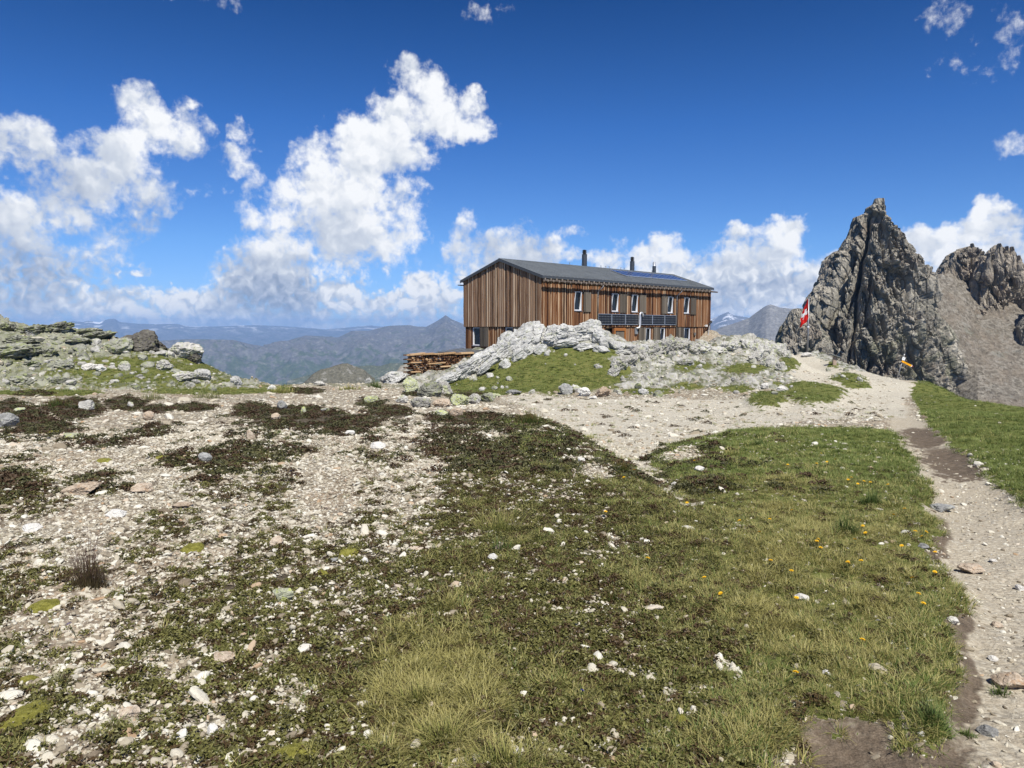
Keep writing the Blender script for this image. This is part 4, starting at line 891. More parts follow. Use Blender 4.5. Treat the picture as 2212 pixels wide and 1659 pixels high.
# windows
def window(axis, a0, a1, z0, z1, base, tilt=0.0, sides='LRBT', sill=True):
    """base = wall plane; frame sits in the opening"""
    T = (lambda a, n, z: (a, n, z)) if axis == 'u' else (lambda a, n, z: (n, a, z))
    def bx(m, A0, A1, n0, n1, Z0, Z1):
        P = [T(a, n, z) for z in (Z0, Z1) for n in (n0, n1) for a in (A0, A1)]
        F = [(0, 2, 3, 1), (4, 5, 7, 6), (0, 1, 5, 4), (2, 6, 7, 3), (0, 4, 6, 2), (1, 3, 7, 5)]
        m.add(P, F if axis == 'u' else [q[::-1] for q in F])
    n0 = base + .02; f = MB(); w = .075
    bx(f, a0, a0 + w, n0, n0 + .10, z0, z1); bx(f, a1 - w, a1, n0, n0 + .10, z0, z1); bx(f, a0 + w, a1 - w, n0, n0 + .10, z0, z0 + w); bx(f, a0 + w, a1 - w, n0, n0 + .10, z1 - .05, z1)
    fr = f.build('window', white_pvc, hut)
    g = MB(); bx(g, a0 + w, a1 - w, n0 + .09, n0 + .10, z0 + w, z1 - .05); g.build('pane', glass, fr)
    if tilt:
        s = MB(); zz0, zz1 = z0 + w, z1 - .06; aa = a1 - w - .001
        P = []
        for (z, n) in ((zz0, n0 + .075), (zz1, n0 + .02 - tilt)):
            P += [T(a0 + w, n, z), T(a0 + w + .03, n, z), T(aa - .07, n, z), T(aa, n, z)]
        P2 = [Vector(p) + Vector(T(0, .04, 0)) for p in P]
        V = [Vector(p) for p in P] + P2
        s.add(V, [(2, 3, 7, 6), (10, 14, 15, 11), (3, 11, 15, 7), (2, 6, 14, 10)]); s.add(V, [(0, 1, 5, 4), (0, 4, 12, 8), (4, 7, 15, 12), (0, 8, 11, 3)])
        s.build('open_sash', white_pvc, fr)
    if sill:
        s = MB(); bx(s, a0 - .04, a1 + .04, base - .07, n0 + .02, z0 - .05, z0 - .003); s.build('sill', zinc, fr)
    return fr
for i, h in enumerate(holes_up): window('u', *h, 0.0, tilt=.13)
for i in (2, 3, 4): window('u', *holes_lo[i], .08, tilt=.06, sill=(i == 3))
window('v', *gh[0], .08); window('v', *gh[1], .08)
# shutters
def shutter(axis, a0, a1, z0, z1, base):
    s = MB(); k = 4; T = (lambda a, n, z: (a, n, z)) if axis == 'u' else (lambda a, n, z: (n, a, z))
    for i in range(k):
        p0, p1 = a0 + (a1 - a0) * i / k + .004, a0 + (a1 - a0) * (i + 1) / k - .004; r = rngh.random()
        P = [T(a, n, z) for z in (z0, z1) for n in (base - .10, base - .065) for a in (p0, p1)]; F = [(0, 2, 3, 1), (4, 5, 7, 6), (0, 1, 5, 4), (2, 6, 7, 3), (0, 4, 6, 2), (1, 3, 7, 5)]
        s.add(P, F if axis == 'u' else [q[::-1] for q in F], r)
    o = s.build('shutter', shut_wood, hut)
    for z in (z0 + .2, z1 - .2):
        b = MB(); P = [T(a, n, zz) for zz in (z - .04, z + .04) for n in (base - .063, base - .035) for a in (a0 + .03, a1 - .03)]; b.add(P, F if axis == 'u' else [q[::-1] for q in F], .3); b.build('shutter_batten', shut_wood, o)
    c = MB(); ac = (a0 + a1) / 2
    P = [T(a, n, zz) for zz in (z0 - .06, z0 - .003) for n in (base - .11, base - .06) for a in (ac - .02, ac + .02)]; c.add(P, F if axis == 'u' else [q[::-1] for q in F]); c.build('shutter_catch', dark_frame, o)
for (x0, x1) in ((1083, 1141), (1371, 1424), (1526, 1578), (1701, 1748), (1931, 1974)):
    u0, _ = onF(x0, 450, -.08); u1, _ = onF(x1, 450, -.08); shutter('u', u0, u1, 1.12, 2.62, 0.0)
for (x0, x1, zb) in ((1519, 1573, LOWZ + .1), (1636, 1689, -1.45), (1822, 1876, LOWZ + .1)):
    u0, _ = onF(x0, 750, .0); u1, _ = onF(x1, 750, .0); shutter('u', u0, u1, zb, -.06, .08)
for (x0, x1) in ((264, 328), (524, 592)):
    v1, _ = onG(x0, 750, 0); v0, _ = onG(x1, 750, 0); shutter('v', v0, v1, -1.52, -.05, .08)
# door with orange frame
u0, u1, z0, z1 = holes_lo[1]; orange = flat_mat('orange_larch', (.33, .125, .03), .6, vary=.2)
m = MB(); m.box(u0, u0 + .16, -.0, .2, z0, z1); m.box(u1 - .16, u1, -.0, .2, z0, z1); m.box(u0 + .16, u1 - .16, -.0, .2, z1 - .22, z1); dr = m.build('door', orange, hut)
m = MB(); n = 5
for i in range(n): m.box(u0 + .17 + (u1 - u0 - .34) * i / n, u0 + .165 + (u1 - u0 - .34) * (i + 1) / n, .06, .10, z0, z1 - .225, rngh.random())
m.build('door_leaf', shut_wood, dr)
m = MB(); m.tube([(u1 - .26, .01, z0 + 1.05), (u1 - .26, -.03, z0 + 1.05), (u1 - .38, -.03, z0 + 1.05)], .012, 6); m.build('handle', zinc, dr)
# eave shelf: gutter with its row of brackets
def gutter():
    m = MB(); zt = H - .26; n = 16; V = []; r = .075
    for u in (-.2, L_ + .45):
        V += [(u, -.42 + r * math.cos(math.pi + math.pi * k / n), zt + r * math.sin(math.pi + math.pi * k / n)) for k in range(n + 1)]
    m.add(V, [(k, k + 1, n + 2 + k, n + 1 + k) for k in range(n)]); m.box(-.2, L_ + .45, -.50, -.485, zt - .02, zt + .03); m.box(-.2, L_ + .45, -.345, -.33, zt - .01, zt + .06)
    g = m.build('gutter', flat_mat('gutter_patina', (.17, .13, .105), .6, .2, vary=.3, scale=3), hut)
    u = .1; bk = flat_mat('bracket', (.36, .30, .24), .6, vary=.3, scale=2)
    while u < L_:
        b = MB(); b.box(u - .02, u + .02, -.52, .0, zt + .062, zt + .085); b.box(u - .02, u + .02, -.53, -.505, zt - .10, zt + .062); b.box(u - .025, u + .025, -.30, -.02, zt + .09, zt + .20, .5); u += .62; b.build('gutter_bracket', bk, g)
    m = MB(); m.box(-.2, L_ + .2, W_ + .30, W_ + .45, zt - .03, zt + .05); m.build('rear_gutter', zinc, hut)
gutter()
def downpipe(x_top, x_bot, ybot):
    u0, _ = onF(x_bot, 450, -.10); _, wb = onF(x_bot, ybot, -.1); m = MB(); z = H - .33
    m.tube([(u0 + .25, -.42, z + .02), (u0 + .22, -.42, z - .10), (u0 + .02, -.14, z - .42), (u0, -.10, z - .55), (u0, -.10, max(wb, LOWZ))], .045, 10)
    o = m.build('downpipe', zinc, hut, True)
    for q in (2.2, 1.1, .02): c = MB(); c.tube([(u0, -.10, q), (u0, -.10, q + .04)], .055, 10); c.build('pipe_clamp', dark_frame, o)
downpipe(1218, 1196, 655); downpipe(1835, 1822, 760)
# looping vent pipe
u0, _ = onF(1528, 600, -.2); chrome = flat_mat('stainless_pipe', (.70, .70, .71), .35, .5)
m = MB(); pts = [(u0 - .30, -.02, -.10), (u0 - .22, -.16, -.10), (u0 - .08, -.2, -.06), (u0, -.2, .05), (u0, -.2, .95)] + [(u0 + .21 - .21 * math.cos(a), -.2, .95 + .21 * math.sin(a)) for a in np.linspace(.3, math.pi - .2, 8)] + [(u0 + .42, -.2, .84)]
m.tube(pts, .07, 12); m.build('vent_pipe', chrome, hut, True)
# chimneys
def chimney(xc, ybase, ytop, wpx, cap_y, shiny=False):
    o, d = loc_ray(*zA(xc, ybase)); v = W_ / 2 + .35; t = (v - o.y) / d.y; p = o + d * t
    o2, d2 = loc_ray(*zA(xc, cap_y)); q = o2 + d2 * t; o3, d3 = loc_ray(*zA(xc, ytop)); s_ = o3 + d3 * t
    r = wpx / 2 / 2.0109 * .54861 / FP * (HUT_O[1] + p.x * SU + v * CU) * 1.0
    m = MB(); m.tube([(p.x, v, H + RI - .1), (p.x, v, q.z)], r, 24); m.tube([(p.x, v, q.z - .02), (p.x, v, q.z + .005)], r * 1.04, 24)
    c = m.build('chimney', flat_mat('chimney_sleeve', (.10, .105, .11), .38, .6, vary=.15), hut, False)
    k = MB(); h = s_.z - q.z; k.tube([(p.x, v, q.z), (p.x, v, s_.z)], r * .55, 14)
    for a in (.12, .42, .72): k.tube([(p.x, v, q.z + h * a), (p.x, v, q.z + h * (a + .07)), (p.x, v, q.z + h * (a + .16))], [r * .98, r * .9, r * .6], 20)
    k.tube([(p.x, v, s_.z - .02), (p.x, v, s_.z + .03)], [r * .9, r * .3], 20)
    k.build('chimney_cowl', chrome if shiny else flat_mat('cowl_black', (.02, .02, .022), .5, .5), c)
chimney(1088, 212, 70, 41, 106); chimney(1466, 245, 126, 36, 160); chimney(1640, 262, 165, 29, 198, True)
# little things on the wall
u0, w0 = onF(1490, 735, -.02); u1, w1 = onF(1510, 686, -.02)
m = MB(); m.box(u0, u1, -.05, .045, w0, w1); m.build('meter_box', flat_mat('grey_box', (.22, .23, .24), .5), hut)
uc, wc = onF(1963, 735, 0); m = MB(); m.tube([(uc, .045, wc), (uc, -.03, wc)], .15, 24); rd = m.build('round_plaque', flat_mat('plaque_dark', (.06, .055, .05), .6, vary=.4), hut)
m = MB(); m.tube([(uc, -.031, wc), (uc, -.036, wc)], .11, 20); m.build('plaque_face', flat_mat('plaque_face', (.22, .20, .17), .6, vary=.5, scale=14), rd)
ul, wl = onF(2040, 668, -.1); m = MB(); m.box(ul - .08, ul + .14, -.34, -.18, wl - .09, wl + .08); m.box(ul, ul + .05, -.18, .0, wl - .02, wl + .03); m.build('wall_lamp', flat_mat('lamp_white', (.75, .75, .72), .4), hut)
# annex with low roof below the gable
vA, zA_ = onG(52, 870, -1.9); vB, zB_ = onG(148, 843, .0)
m = MB(); q = [(-1.9, v, -2.02 + dz) for dz in (0, .09) for v in (-.6, 9.1)] + [(.05, v, -1.80 + dz) for dz in (0, .09) for v in (-.6, 9.1)]
m.add(q, [(0, 1, 3, 2), (4, 6, 7, 5), (0, 4, 5, 1), (2, 3, 7, 6), (0, 2, 6, 4), (1, 5, 7, 3)])
for v in np.arange(-.3, 9, .85): q2 = [(-1.88, v + a, -2.02 + dz) for dz in (.09, .125) for a in (0, .03)] + [(.03, v + a, -1.80 + dz) for dz in (.09, .125) for a in (0, .03)]; m.add(q2, [(0, 1, 3, 2), (4, 6, 7, 5), (0, 4, 5, 1), (2, 3, 7, 6), (0, 2, 6, 4), (1, 5, 7, 3)])
m.build('annex_roof', flat_mat('annex_roof_metal', (.16, .17, .175), .4, .4, vary=.1), hut)
m = MB(); m.box(-1.6, .1, -.3, 8.8, -4.5, -2.03); m.build('annex_wall', flat_mat('annex_dark', (.05, .042, .036), .8, vary=.3), hut)
# ---------------------------------------------------------------- pole leaning at the hut's right corner
def toW(u, v, w): return Vector((HUT_O[0] + u * CU - v * SU, HUT_O[1] + u * SU + v * CU, HUT_Z + w))
ub, wb_ = onF(2057, 800, -.35); ut, wt = onF(2080, 655, -.35)
pl = empty('leaning_pole', toW(ub, -.35, wb_ - .6), HUT_YAW); tag(pl, 'thin pale pole with black head leaning at the right corner of hut', 'pole')
m = MB(); m.tube([(0, 0, 0), (ut - ub, 0, wt - wb_ + .6)], [.05, .035], 10); m.build('shaft', flat_mat('pole_pale', (.45, .45, .44), .5, vary=.2), pl)
m = MB(); x0, z0 = ut - ub, wt - wb_ + .6; m.tube([(x0 - .15, 0, z0 - .10), (x0 + .30, 0, z0 + .22)], [.07, .10], 12); m.tube([(x0 - .3, 0, z0 + .02), (x0 + .05, 0, z0 - .02)], .03, 8); m.build('pole_head', flat_mat('pole_black', (.015, .015, .016), .4), pl)
# ---------------------------------------------------------------- rocks
_ICO = {}
def ico(level):
    if level not in _ICO:
        bm = bmesh.new(); bmesh.ops.create_icosphere(bm, subdivisions=level, radius=1.0)
        V = np.array([v.co[:] for v in bm.verts]); F = np.array([[v.index for v in f.verts] for f in bm.faces]); bm.free(); _ICO[level] = (V / np.linalg.norm(V, axis=1)[:, None], F)
    return _ICO[level]
def rock_shape(seed, level=4, facets=16, rough=.10, crack=.05, strat=1.0):
    V, F = ico(level); V = V.copy(); rg = np.random.RandomState(seed)
    for _ in range(facets):
        n = rg.normal(size=3); n /= np.linalg.norm(n); d = rg.uniform(.58, .88); k = V @ n
        V = np.where((k > d)[:, None], V * (d / np.maximum(k, 1e-6))[:, None], V)
    o = rg.uniform(0, 50, 3); x, y, z = (V[:, i] + o[i] for i in range(3))
    d = rough * fbm3(x * 1.7, y * 1.7, z * 1.7, 5, .55, seed=seed % 97, ridged=True)
    if crack:
        f1, f2, c = voro3(x * 2.1 * strat, y * 2.1, z * 3.4, seed % 89); d += crack * ((c - .5) * 1.6 - 1.1 * np.exp(-(f2 - f1) * 12))
        if level > 4:
            f1, f2, c = voro3(x * 5 * strat, y * 5, z * 8, seed % 83); d += crack * .38 * ((c - .5) * 1.4 - 1.0 * np.exp(-(f2 - f1) * 9))
    N_ = V / np.linalg.norm(V, axis=1)[:, None]
    return V + N_ * d[:, None], F
def mat_rock(name, stops, lichen=(.36, .38, .16), lich=.5, lthr=.53, dark=.3, scale=1.0, bd=.03):
    m, N, b = base_mat(name); g = N.new('ShaderNodeNewGeometry'); P = g.outputs['Position']; oi = N.new('ShaderNodeObjectInfo')
    P = N.vmath('MULTIPLY_ADD', P, (scale, scale, scale), N.vmath('SCALE', oi.outputs['Random'], None)) if False else N.vmath('MULTIPLY', P, (scale, scale, scale))
    n1 = N.noise(P, 2.4, 8, .68); n2 = N.noise(P, 12, 5, .7); n3 = N.noise(P, 4.5, 5, .62)
    t = N.math('ADD', N.math('MULTIPLY_ADD', n2, .45, N.math('MULTIPLY', n1, .55)), N.math('MULTIPLY', N.math('SUBTRACT', oi.outputs['Random'], .5), .12))
    col = N.ramp(t, stops)
    col = N.mix(N.smooth(n3, lthr, lthr + .09, 0, lich), col, (*lichen, 1))
    col = N.mix(N.smooth(N.noise(P, 7, 6, .75), .58, .66, 0, dark), col, (.05, .048, .042, 1))
    N.l.new(col, b.inputs['Base Color']); bump(N, b, N.math('ADD', n2, N.math('MULTIPLY', N.noise(P, 40, 4, .7), .5)), bd, .8); b.inputs['Specular IOR Level'].default_value = .15
    return m
PALE = mat_rock('pale_rock', [(.30, (.13, .125, .115)), (.42, (.33, .325, .31)), (.53, (.47, .465, .445)), (.68, (.64, .635, .61))], lichen=(.36, .38, .22), lich=.4, lthr=.55, dark=.8)
PALE2 = mat_rock('cream_rock', [(.30, (.10, .095, .085)), (.42, (.27, .26, .235)), (.55, (.45, .435, .40)), (.70, (.64, .63, .59))], lichen=(.34, .37, .17), lich=.6, lthr=.53, dark=.75)
LICH = mat_rock('lichen_rock', [(.30, (.07, .07, .058)), (.43, (.17, .17, .14)), (.56, (.29, .29, .24)), (.70, (.44, .44, .38))], lichen=(.25, .28, .115), lich=.7, lthr=.50, dark=.8)
DARK = mat_rock('dark_rock', [(.30, (.03, .028, .025)), (.45, (.085, .078, .068)), (.6, (.16, .15, .13)), (.75, (.27, .26, .22))], lich=.35, lthr=.56, dark=.6)
LIME = mat_rock('lime_lichen_rock', [(.30, (.2, .2, .15)), (.45, (.35, .36, .26)), (.6, (.46, .47, .36)), (.75, (.6, .6, .5))], lichen=(.42, .47, .12), lich=.8, lthr=.50, dark=.5, scale=4, bd=.01)
WHITE = mat_rock('white_stone', [(.30, (.34, .32, .29)), (.44, (.55, .53, .49)), (.56, (.60, .585, .545)), (.72, (.70, .69, .66))], lichen=(.5, .45, .36), lich=.35, lthr=.58, dark=.25, scale=5, bd=.006)
TAN = mat_rock('tan_stone', [(.30, (.16, .12, .085)), (.44, (.34, .27, .20)), (.56, (.50, .42, .33)), (.72, (.64, .57, .48))], lichen=(.42, .25, .13), lich=.5, lthr=.55, dark=.35, scale=5, bd=.006)
GREYS = mat_rock('grey_stone', [(.30, (.10, .10, .095)), (.44, (.20, .20, .195)), (.56, (.32, .32, .31)), (.72, (.45, .45, .44))], lichen=(.4, .41, .3), lich=.4, lthr=.55, dark=.3, scale=4, bd=.008)
def place_rock(px, py, w, h, seed, level=4, tilt=0, depth=1.0, sink=.30, facets=15, rough=.10, crack=.05, strat=1.0):
    """vertices (about their own base point) of a rock w by h photo units whose foot is at photo (px, py)"""
    p = hit(px, py); d = p.y; wm, hm = w / FP * d / 2, h / FP * d / 2
    V, F = rock_shape(seed, level, facets, rough, crack, strat)
    ext = np.abs(V).max(0); V = V / ext
    V = V * np.array([wm, wm * depth, hm * (1 + sink)])
    a = R(tilt); c, s = math.cos(a), math.sin(a)
    V = np.stack([V[:, 0] * c - V[:, 2] * s, V[:, 1], V[:, 0] * s + V[:, 2] * c], 1)
    zmin = V[:, 2].min(); V[:, 2] += -zmin - 2 * hm * sink
    V[:, 1] += wm * depth * .55
    return Vector((p.x, p.y, p.z)), V, F
def rock(px, py, w, h, seed, mat, label, name='boulder', group=None, level=4, cat=None, **k):
    if name == 'boulder': k.setdefault('rough', .14); k.setdefault('crack', .09); level = max(level, 5 if w > 28 else 4)
    p, V, F = place_rock(px, py, w, h, seed, level, **k)
    o = mesh_np(name, V, F, mat, smooth=False); o.location = p
    return tag(o, label, cat or name, group)
def outcrop(name, label, L, mat, level=4, seed=100, group=None, **k):
    Vs, Fs, n = [], [], 0; p0 = None
    for i, e in enumerate(L):
        px, py, w, h = e[:4]; t = e[4] if len(e) > 4 else 0; dp = e[5] if len(e) > 5 else .9
        p, V, F = place_rock(px, py, w, h, seed + i, level, tilt=t, depth=dp, **k)
        if p0 is None: p0 = p
        V = V + np.array([p.x - p0.x, p.y - p0.y, p.z - p0.z]); Vs.append(V); Fs.append(F + n); n += len(V)
    o = mesh_np(name, np.vstack(Vs), np.vstack(Fs), mat, smooth=False); o.location = p0
    return tag(o, label, 'rock outcrop', group)
# the pale ribs that climb from the woodpile to the knoll in front of the hut
outcrop('rock_outcrop', 'long pale rock rib climbing from woodpile up to the hut', [
 (990,822,70,26,28,.7),(1012,812,70,30,32,.7),(965,832,60,20,25,.7),(1035,800,66,34,34,.7),(1060,790,70,38,36,.7),(1052,808,62,16,40,.5),(1084,775,66,44,38,.7),(1104,762,72,52,38,.7),(1128,752,74,56,36,.7),(1150,745,74,54,30,.7),(1118,780,40,24,36,.6),(1090,796,34,18,36,.6),
 (1172,742,66,50,24,.8),(1198,742,66,44,18,.8),(1222,738,66,42,14,.8),(1140,768,40,26,34,.6),(1165,765,36,22,34,.6),(1250,736,70,46,10,.8),(1276,734,56,50,4,.8),(1292,742,44,40,-24,.8),(1225,752,60,20,10,.6),(1262,756,60,18,8,.6)], PALE, 5, 300, rough=.09, crack=.11, strat=.4)
outcrop('rock_outcrop', 'low pale ledge running down below the hut door', [
 (1312,752,40,26,-14,.8),(1335,756,46,22,-8,.8),(1360,758,46,18,-6,.8),(1385,758,40,16,0,.8),(1300,762,40,16,-6,.6),(1345,766,50,10,-4,.6)], PALE, 4, 340, rough=.12, crack=.07)
outcrop('rock_outcrop', 'broken lichen-spotted outcrop below the right half of the hut', [
 (1328,812,36,22,40,.7),(1342,800,44,30,36,.7),(1360,790,52,34,34,.8),(1384,780,54,36,28,.8),(1408,772,54,38,22,.8),(1432,766,52,40,12,.8),(1452,760,44,44,0,.8),(1472,762,48,34,-6,.8),(1496,762,44,26,-8,.8),(1482,790,40,16,0,.6)], PALE2, 5, 360, rough=.16, crack=.14)
outcrop('rock_outcrop', 'jagged rubble ridge between the hut and the flagpole', [
 (1524,762,52,24,0,.8),(1552,764,50,20,6,.8),(1580,760,50,24,20,.8),(1600,756,36,28,38,.6),(1616,752,30,34,55,.5),(1634,756,34,28,-30,.6),(1652,758,30,26,40,.5),(1670,758,26,34,60,.5),(1684,762,26,30,-40,.5),(1700,772,30,20,-20,.6),(1635,780,44,26,30,.6),(1660,790,30,30,-50,.5),(1672,796,26,28,60,.5),(1690,800,30,20,-20,.6),], PALE2, 4, 400, rough=.17, crack=.15)
# left hillside
rock(298,756,104,50,501,DARK,'big dark brown boulder on the crest of the left hillside', level=5, tilt=4, depth=.8, rough=.13, crack=.07)
rock(332,758,52,30,502,DARK,'dark cracked rock on the right flank of the big dark boulder', tilt=-22, depth=.8, rough=.12)
rock(246,760,84,34,503,LICH,'pale lichen slab leaning against the left side of the big dark boulder', level=5, tilt=14, depth=.9, rough=.10, crack=.07)
rock(396,774,76,42,504,PALE2,'jutting cream boulder at the right end of the left hillside crest', level=5, tilt=6, depth=.8, rough=.10, crack=.08)
rock(415,782,34,30,505,DARK,'brown undercut rock beneath the jutting cream boulder', tilt=-10, depth=.8)
LB = [(60,722,96,26,6),(112,716,70,24,12),(172,722,84,18,6),(205,732,80,20,10),(28,742,96,24,4),(24,770,120,34,4),(92,768,54,30,2),(60,790,50,16,0),(120,790,60,14,6),(35,832,76,28,4),(122,828,50,20,0),(135,795,46,24,-4),(155,740,70,14,0),(10,712,40,22,10)]
LBL = ['wide stepped slab on the left hillside skyline', 'slab left of the skyline gap on the left hillside', 'long low slab on the skyline left of the big dark boulder', 'thin slab stacked beneath the long low skyline slab', 'layered slab at upper left under the skyline', 'biggest layered slab at the left edge of the hillside',
 'blocky lichen rock right of the biggest layered slab', 'narrow slab beneath the blocky lichen rock', 'slab in mid slope left of the white stone pair', 'broad slab low at the left edge of the hillside', 'lichen block low on the hillside right of the broad edge slab', 'flat lichen slab between blocky rock and white stone pair', 'long thin slab in shadowy turf below the skyline', 'topmost slab at the left picture edge']
for i, (px, py, w, h, t) in enumerate(LB):
    rock(px, py, w, h * .82, 520 + i, LICH, LBL[i], group='slabs on the left hillside', level=4 if w < 90 else 5, tilt=t, depth=.9, rough=.15, crack=.13)
rock(188,800,34,16,540,WHITE,'white stone at the left end of the white pair on the left hillside', tilt=10); rock(214,802,26,16,541,WHITE,'white stone at the right end of the white pair on the left hillside', tilt=-12)
rock(265,800,28,22,542,PALE2,'upright pale block in the middle of the left hillside', depth=.7); rock(350,800,36,24,543,PALE2,'rounded cream block with dark underside below the jutting boulder')
rock(392,822,62,22,544,PALE2,'wide pale rock low on the right end of the left hillside', tilt=6); rock(434,820,44,24,545,PALE,'pale ribbed rock beside the wide pale rock on the left hillside', tilt=-6)
rock(508,832,28,22,546,PALE,'pale pointed stone where the left hillside meets the gravel', tilt=12); rock(585,842,22,12,547,WHITE,'small white stone alone on the skyline before the valley')
rock(150,830,24,10,548,PALE2,'flat pale stone at the foot of the left hillside')
rgl = random.Random(77); proto = []
for k in range(7):
    V, F = rock_shape(560 + k, 3, 12, .10, .04); V = V / np.abs(V).max(0); me_o = mesh_np('stone', V, F, LICH if k % 2 else PALE2, smooth=False); proto.append(me_o)
used = set()
def little(px, py, w, h, label, group, k=None, mat=None, name='stone'):
    k = rgl.randrange(7) if k is None else k
    if k not in used: o = proto[k]; used.add(k)
    else: o = proto[k].copy(); COL.objects.link(o)
    o.name = name
    p = hit(px, py); s = p.y / FP / 2; o.location = (p.x, p.y + w * s * .6, p.z + h * s * .45)
    o.scale = (w * s, w * s * rgl.uniform(.6, 1.0), h * s * 1.3); o.rotation_euler = (rgl.uniform(-.2, .2), rgl.uniform(-.5, .5), rgl.uniform(0, 6.28))
    return tag(o, label, 'stone', group)
n = 0
while n < 190:
    px = rgl.uniform(0, 600); py = rgl.uniform(706, 845); top = np.interp(px, [c[0] for c in CREST], [c[1] for c in CREST])
    if py < top + 8: continue
    w = rgl.choice((8, 10, 13, 16, 22, 30)) * rgl.uniform(.8, 1.2) * (.8 + .4 * (845 - py) / 130)
    little(px, py, w, w * rgl.uniform(.3, .6), 'lichen-grey stone half sunk in the grass of the left hillside', 'stones scattered over the left hillside'); n += 1
n = 0
REG = [((1330, 1720), (752, 860)), ((1150, 1330), (748, 800)), ((960, 1100), (800, 845)), ((1780, 1900), (782, 825))]
while n < 150:
    (xa, xb), (ya, yb) = REG[rgl.choice((0, 0, 0, 0, 0, 1, 2, 3))]; px, py = rgl.uniform(xa, xb), rgl.uniform(ya, yb)
    if py < np.interp(px, [c[0] for c in CREST], [c[1] for c in CREST]) + 12: continue
    w = rgl.choice((6, 8, 10, 14, 20)) * rgl.uniform(.8, 1.2)
    little(px, py, w, w * rgl.uniform(.4, .8), 'pale stone among the rubble and turf of the knoll', 'stones scattered over the knoll'); n += 1
# the heap between gravel flat and meadow
rock(848,828,58,26,601,PALE,'smooth white rock hump at the left foot of the woodpile', level=5, tilt=6, rough=.07)
rock(928,858,56,40,602,LICH,'largest lichen-covered boulder of the heap below the woodpile', level=5, tilt=-4)
rock(888,848,34,36,603,LIME,'upright boulder with bright lime lichen below the woodpile', tilt=20, depth=.7)
rock(958,852,42,34,604,PALE2,'leaning pale boulder right of the largest boulder of the heap', tilt=30, depth=.7)
rock(992,876,42,26,605,LIME,'yellow-lichened boulder at the right end of the heap', tilt=-8); rock(1022,872,34,22,606,PALE2,'cream boulder between yellow-lichened boulder and dwarf shrubs')
rock(1052,868,38,20,607,LICH,'low lichen rock with dwarf shrubs in front at the heap’s right tail'.replace('’', "'")); rock(905,880,52,26,608,PALE2,'crumbling cream block in front of the largest boulder')
rock(800,872,32,22,609,LIME,'squat lime-spotted boulder alone left of the heap'); rock(952,880,44,20,610,TAN,'reddish-cream block low in the heap'); rock(868,870,30,18,611,PALE2,'small pale block at the left end of the heap')
rock(796,828,18,14,612,GREYS,'grey stone on the skyline left of the smooth white hump'); rock(828,826,20,18,613,PALE,'round pale stone beside grass tuft on the skyline')
rock(690,832,28,10,614,PALE2,'flat pale stone on the skyline above the small green hill')
rock(1222,852,30,26,615,GREYS,'dark split grey stone at the lower edge of the meadow', tilt=50, depth=.6); rock(1245,848,26,18,616,PALE2,'pale stone beside the dark split stone')
rock(1262,856,30,20,617,WHITE,'bright white stone at the edge of the gravel path'); rock(1302,857,38,22,618,TAN,'rounded tan boulder lying at the edge of the gravel path', tilt=8)
rock(1282,862,24,8,619,WHITE,'flat white slab between white stone and tan boulder'); rock(1108,852,40,10,620,GREYS,'flat grey slab in the lower meadow'); rock(1060,858,44,10,621,LIME,'long low lime-lichened slab at the gravel edge')
rock(1150,850,16,9,622,PALE2,'small pale stone in the meadow edge'); rock(1390,852,26,14,623,PALE,'pale stone where path meets the rubble'); rock(1690,846,24,12,624,WHITE,'white stone above the two grass patches on the gravel slope')
rock(1745,771,24,10,625,WHITE,'white stone at the foot of the flagpole')
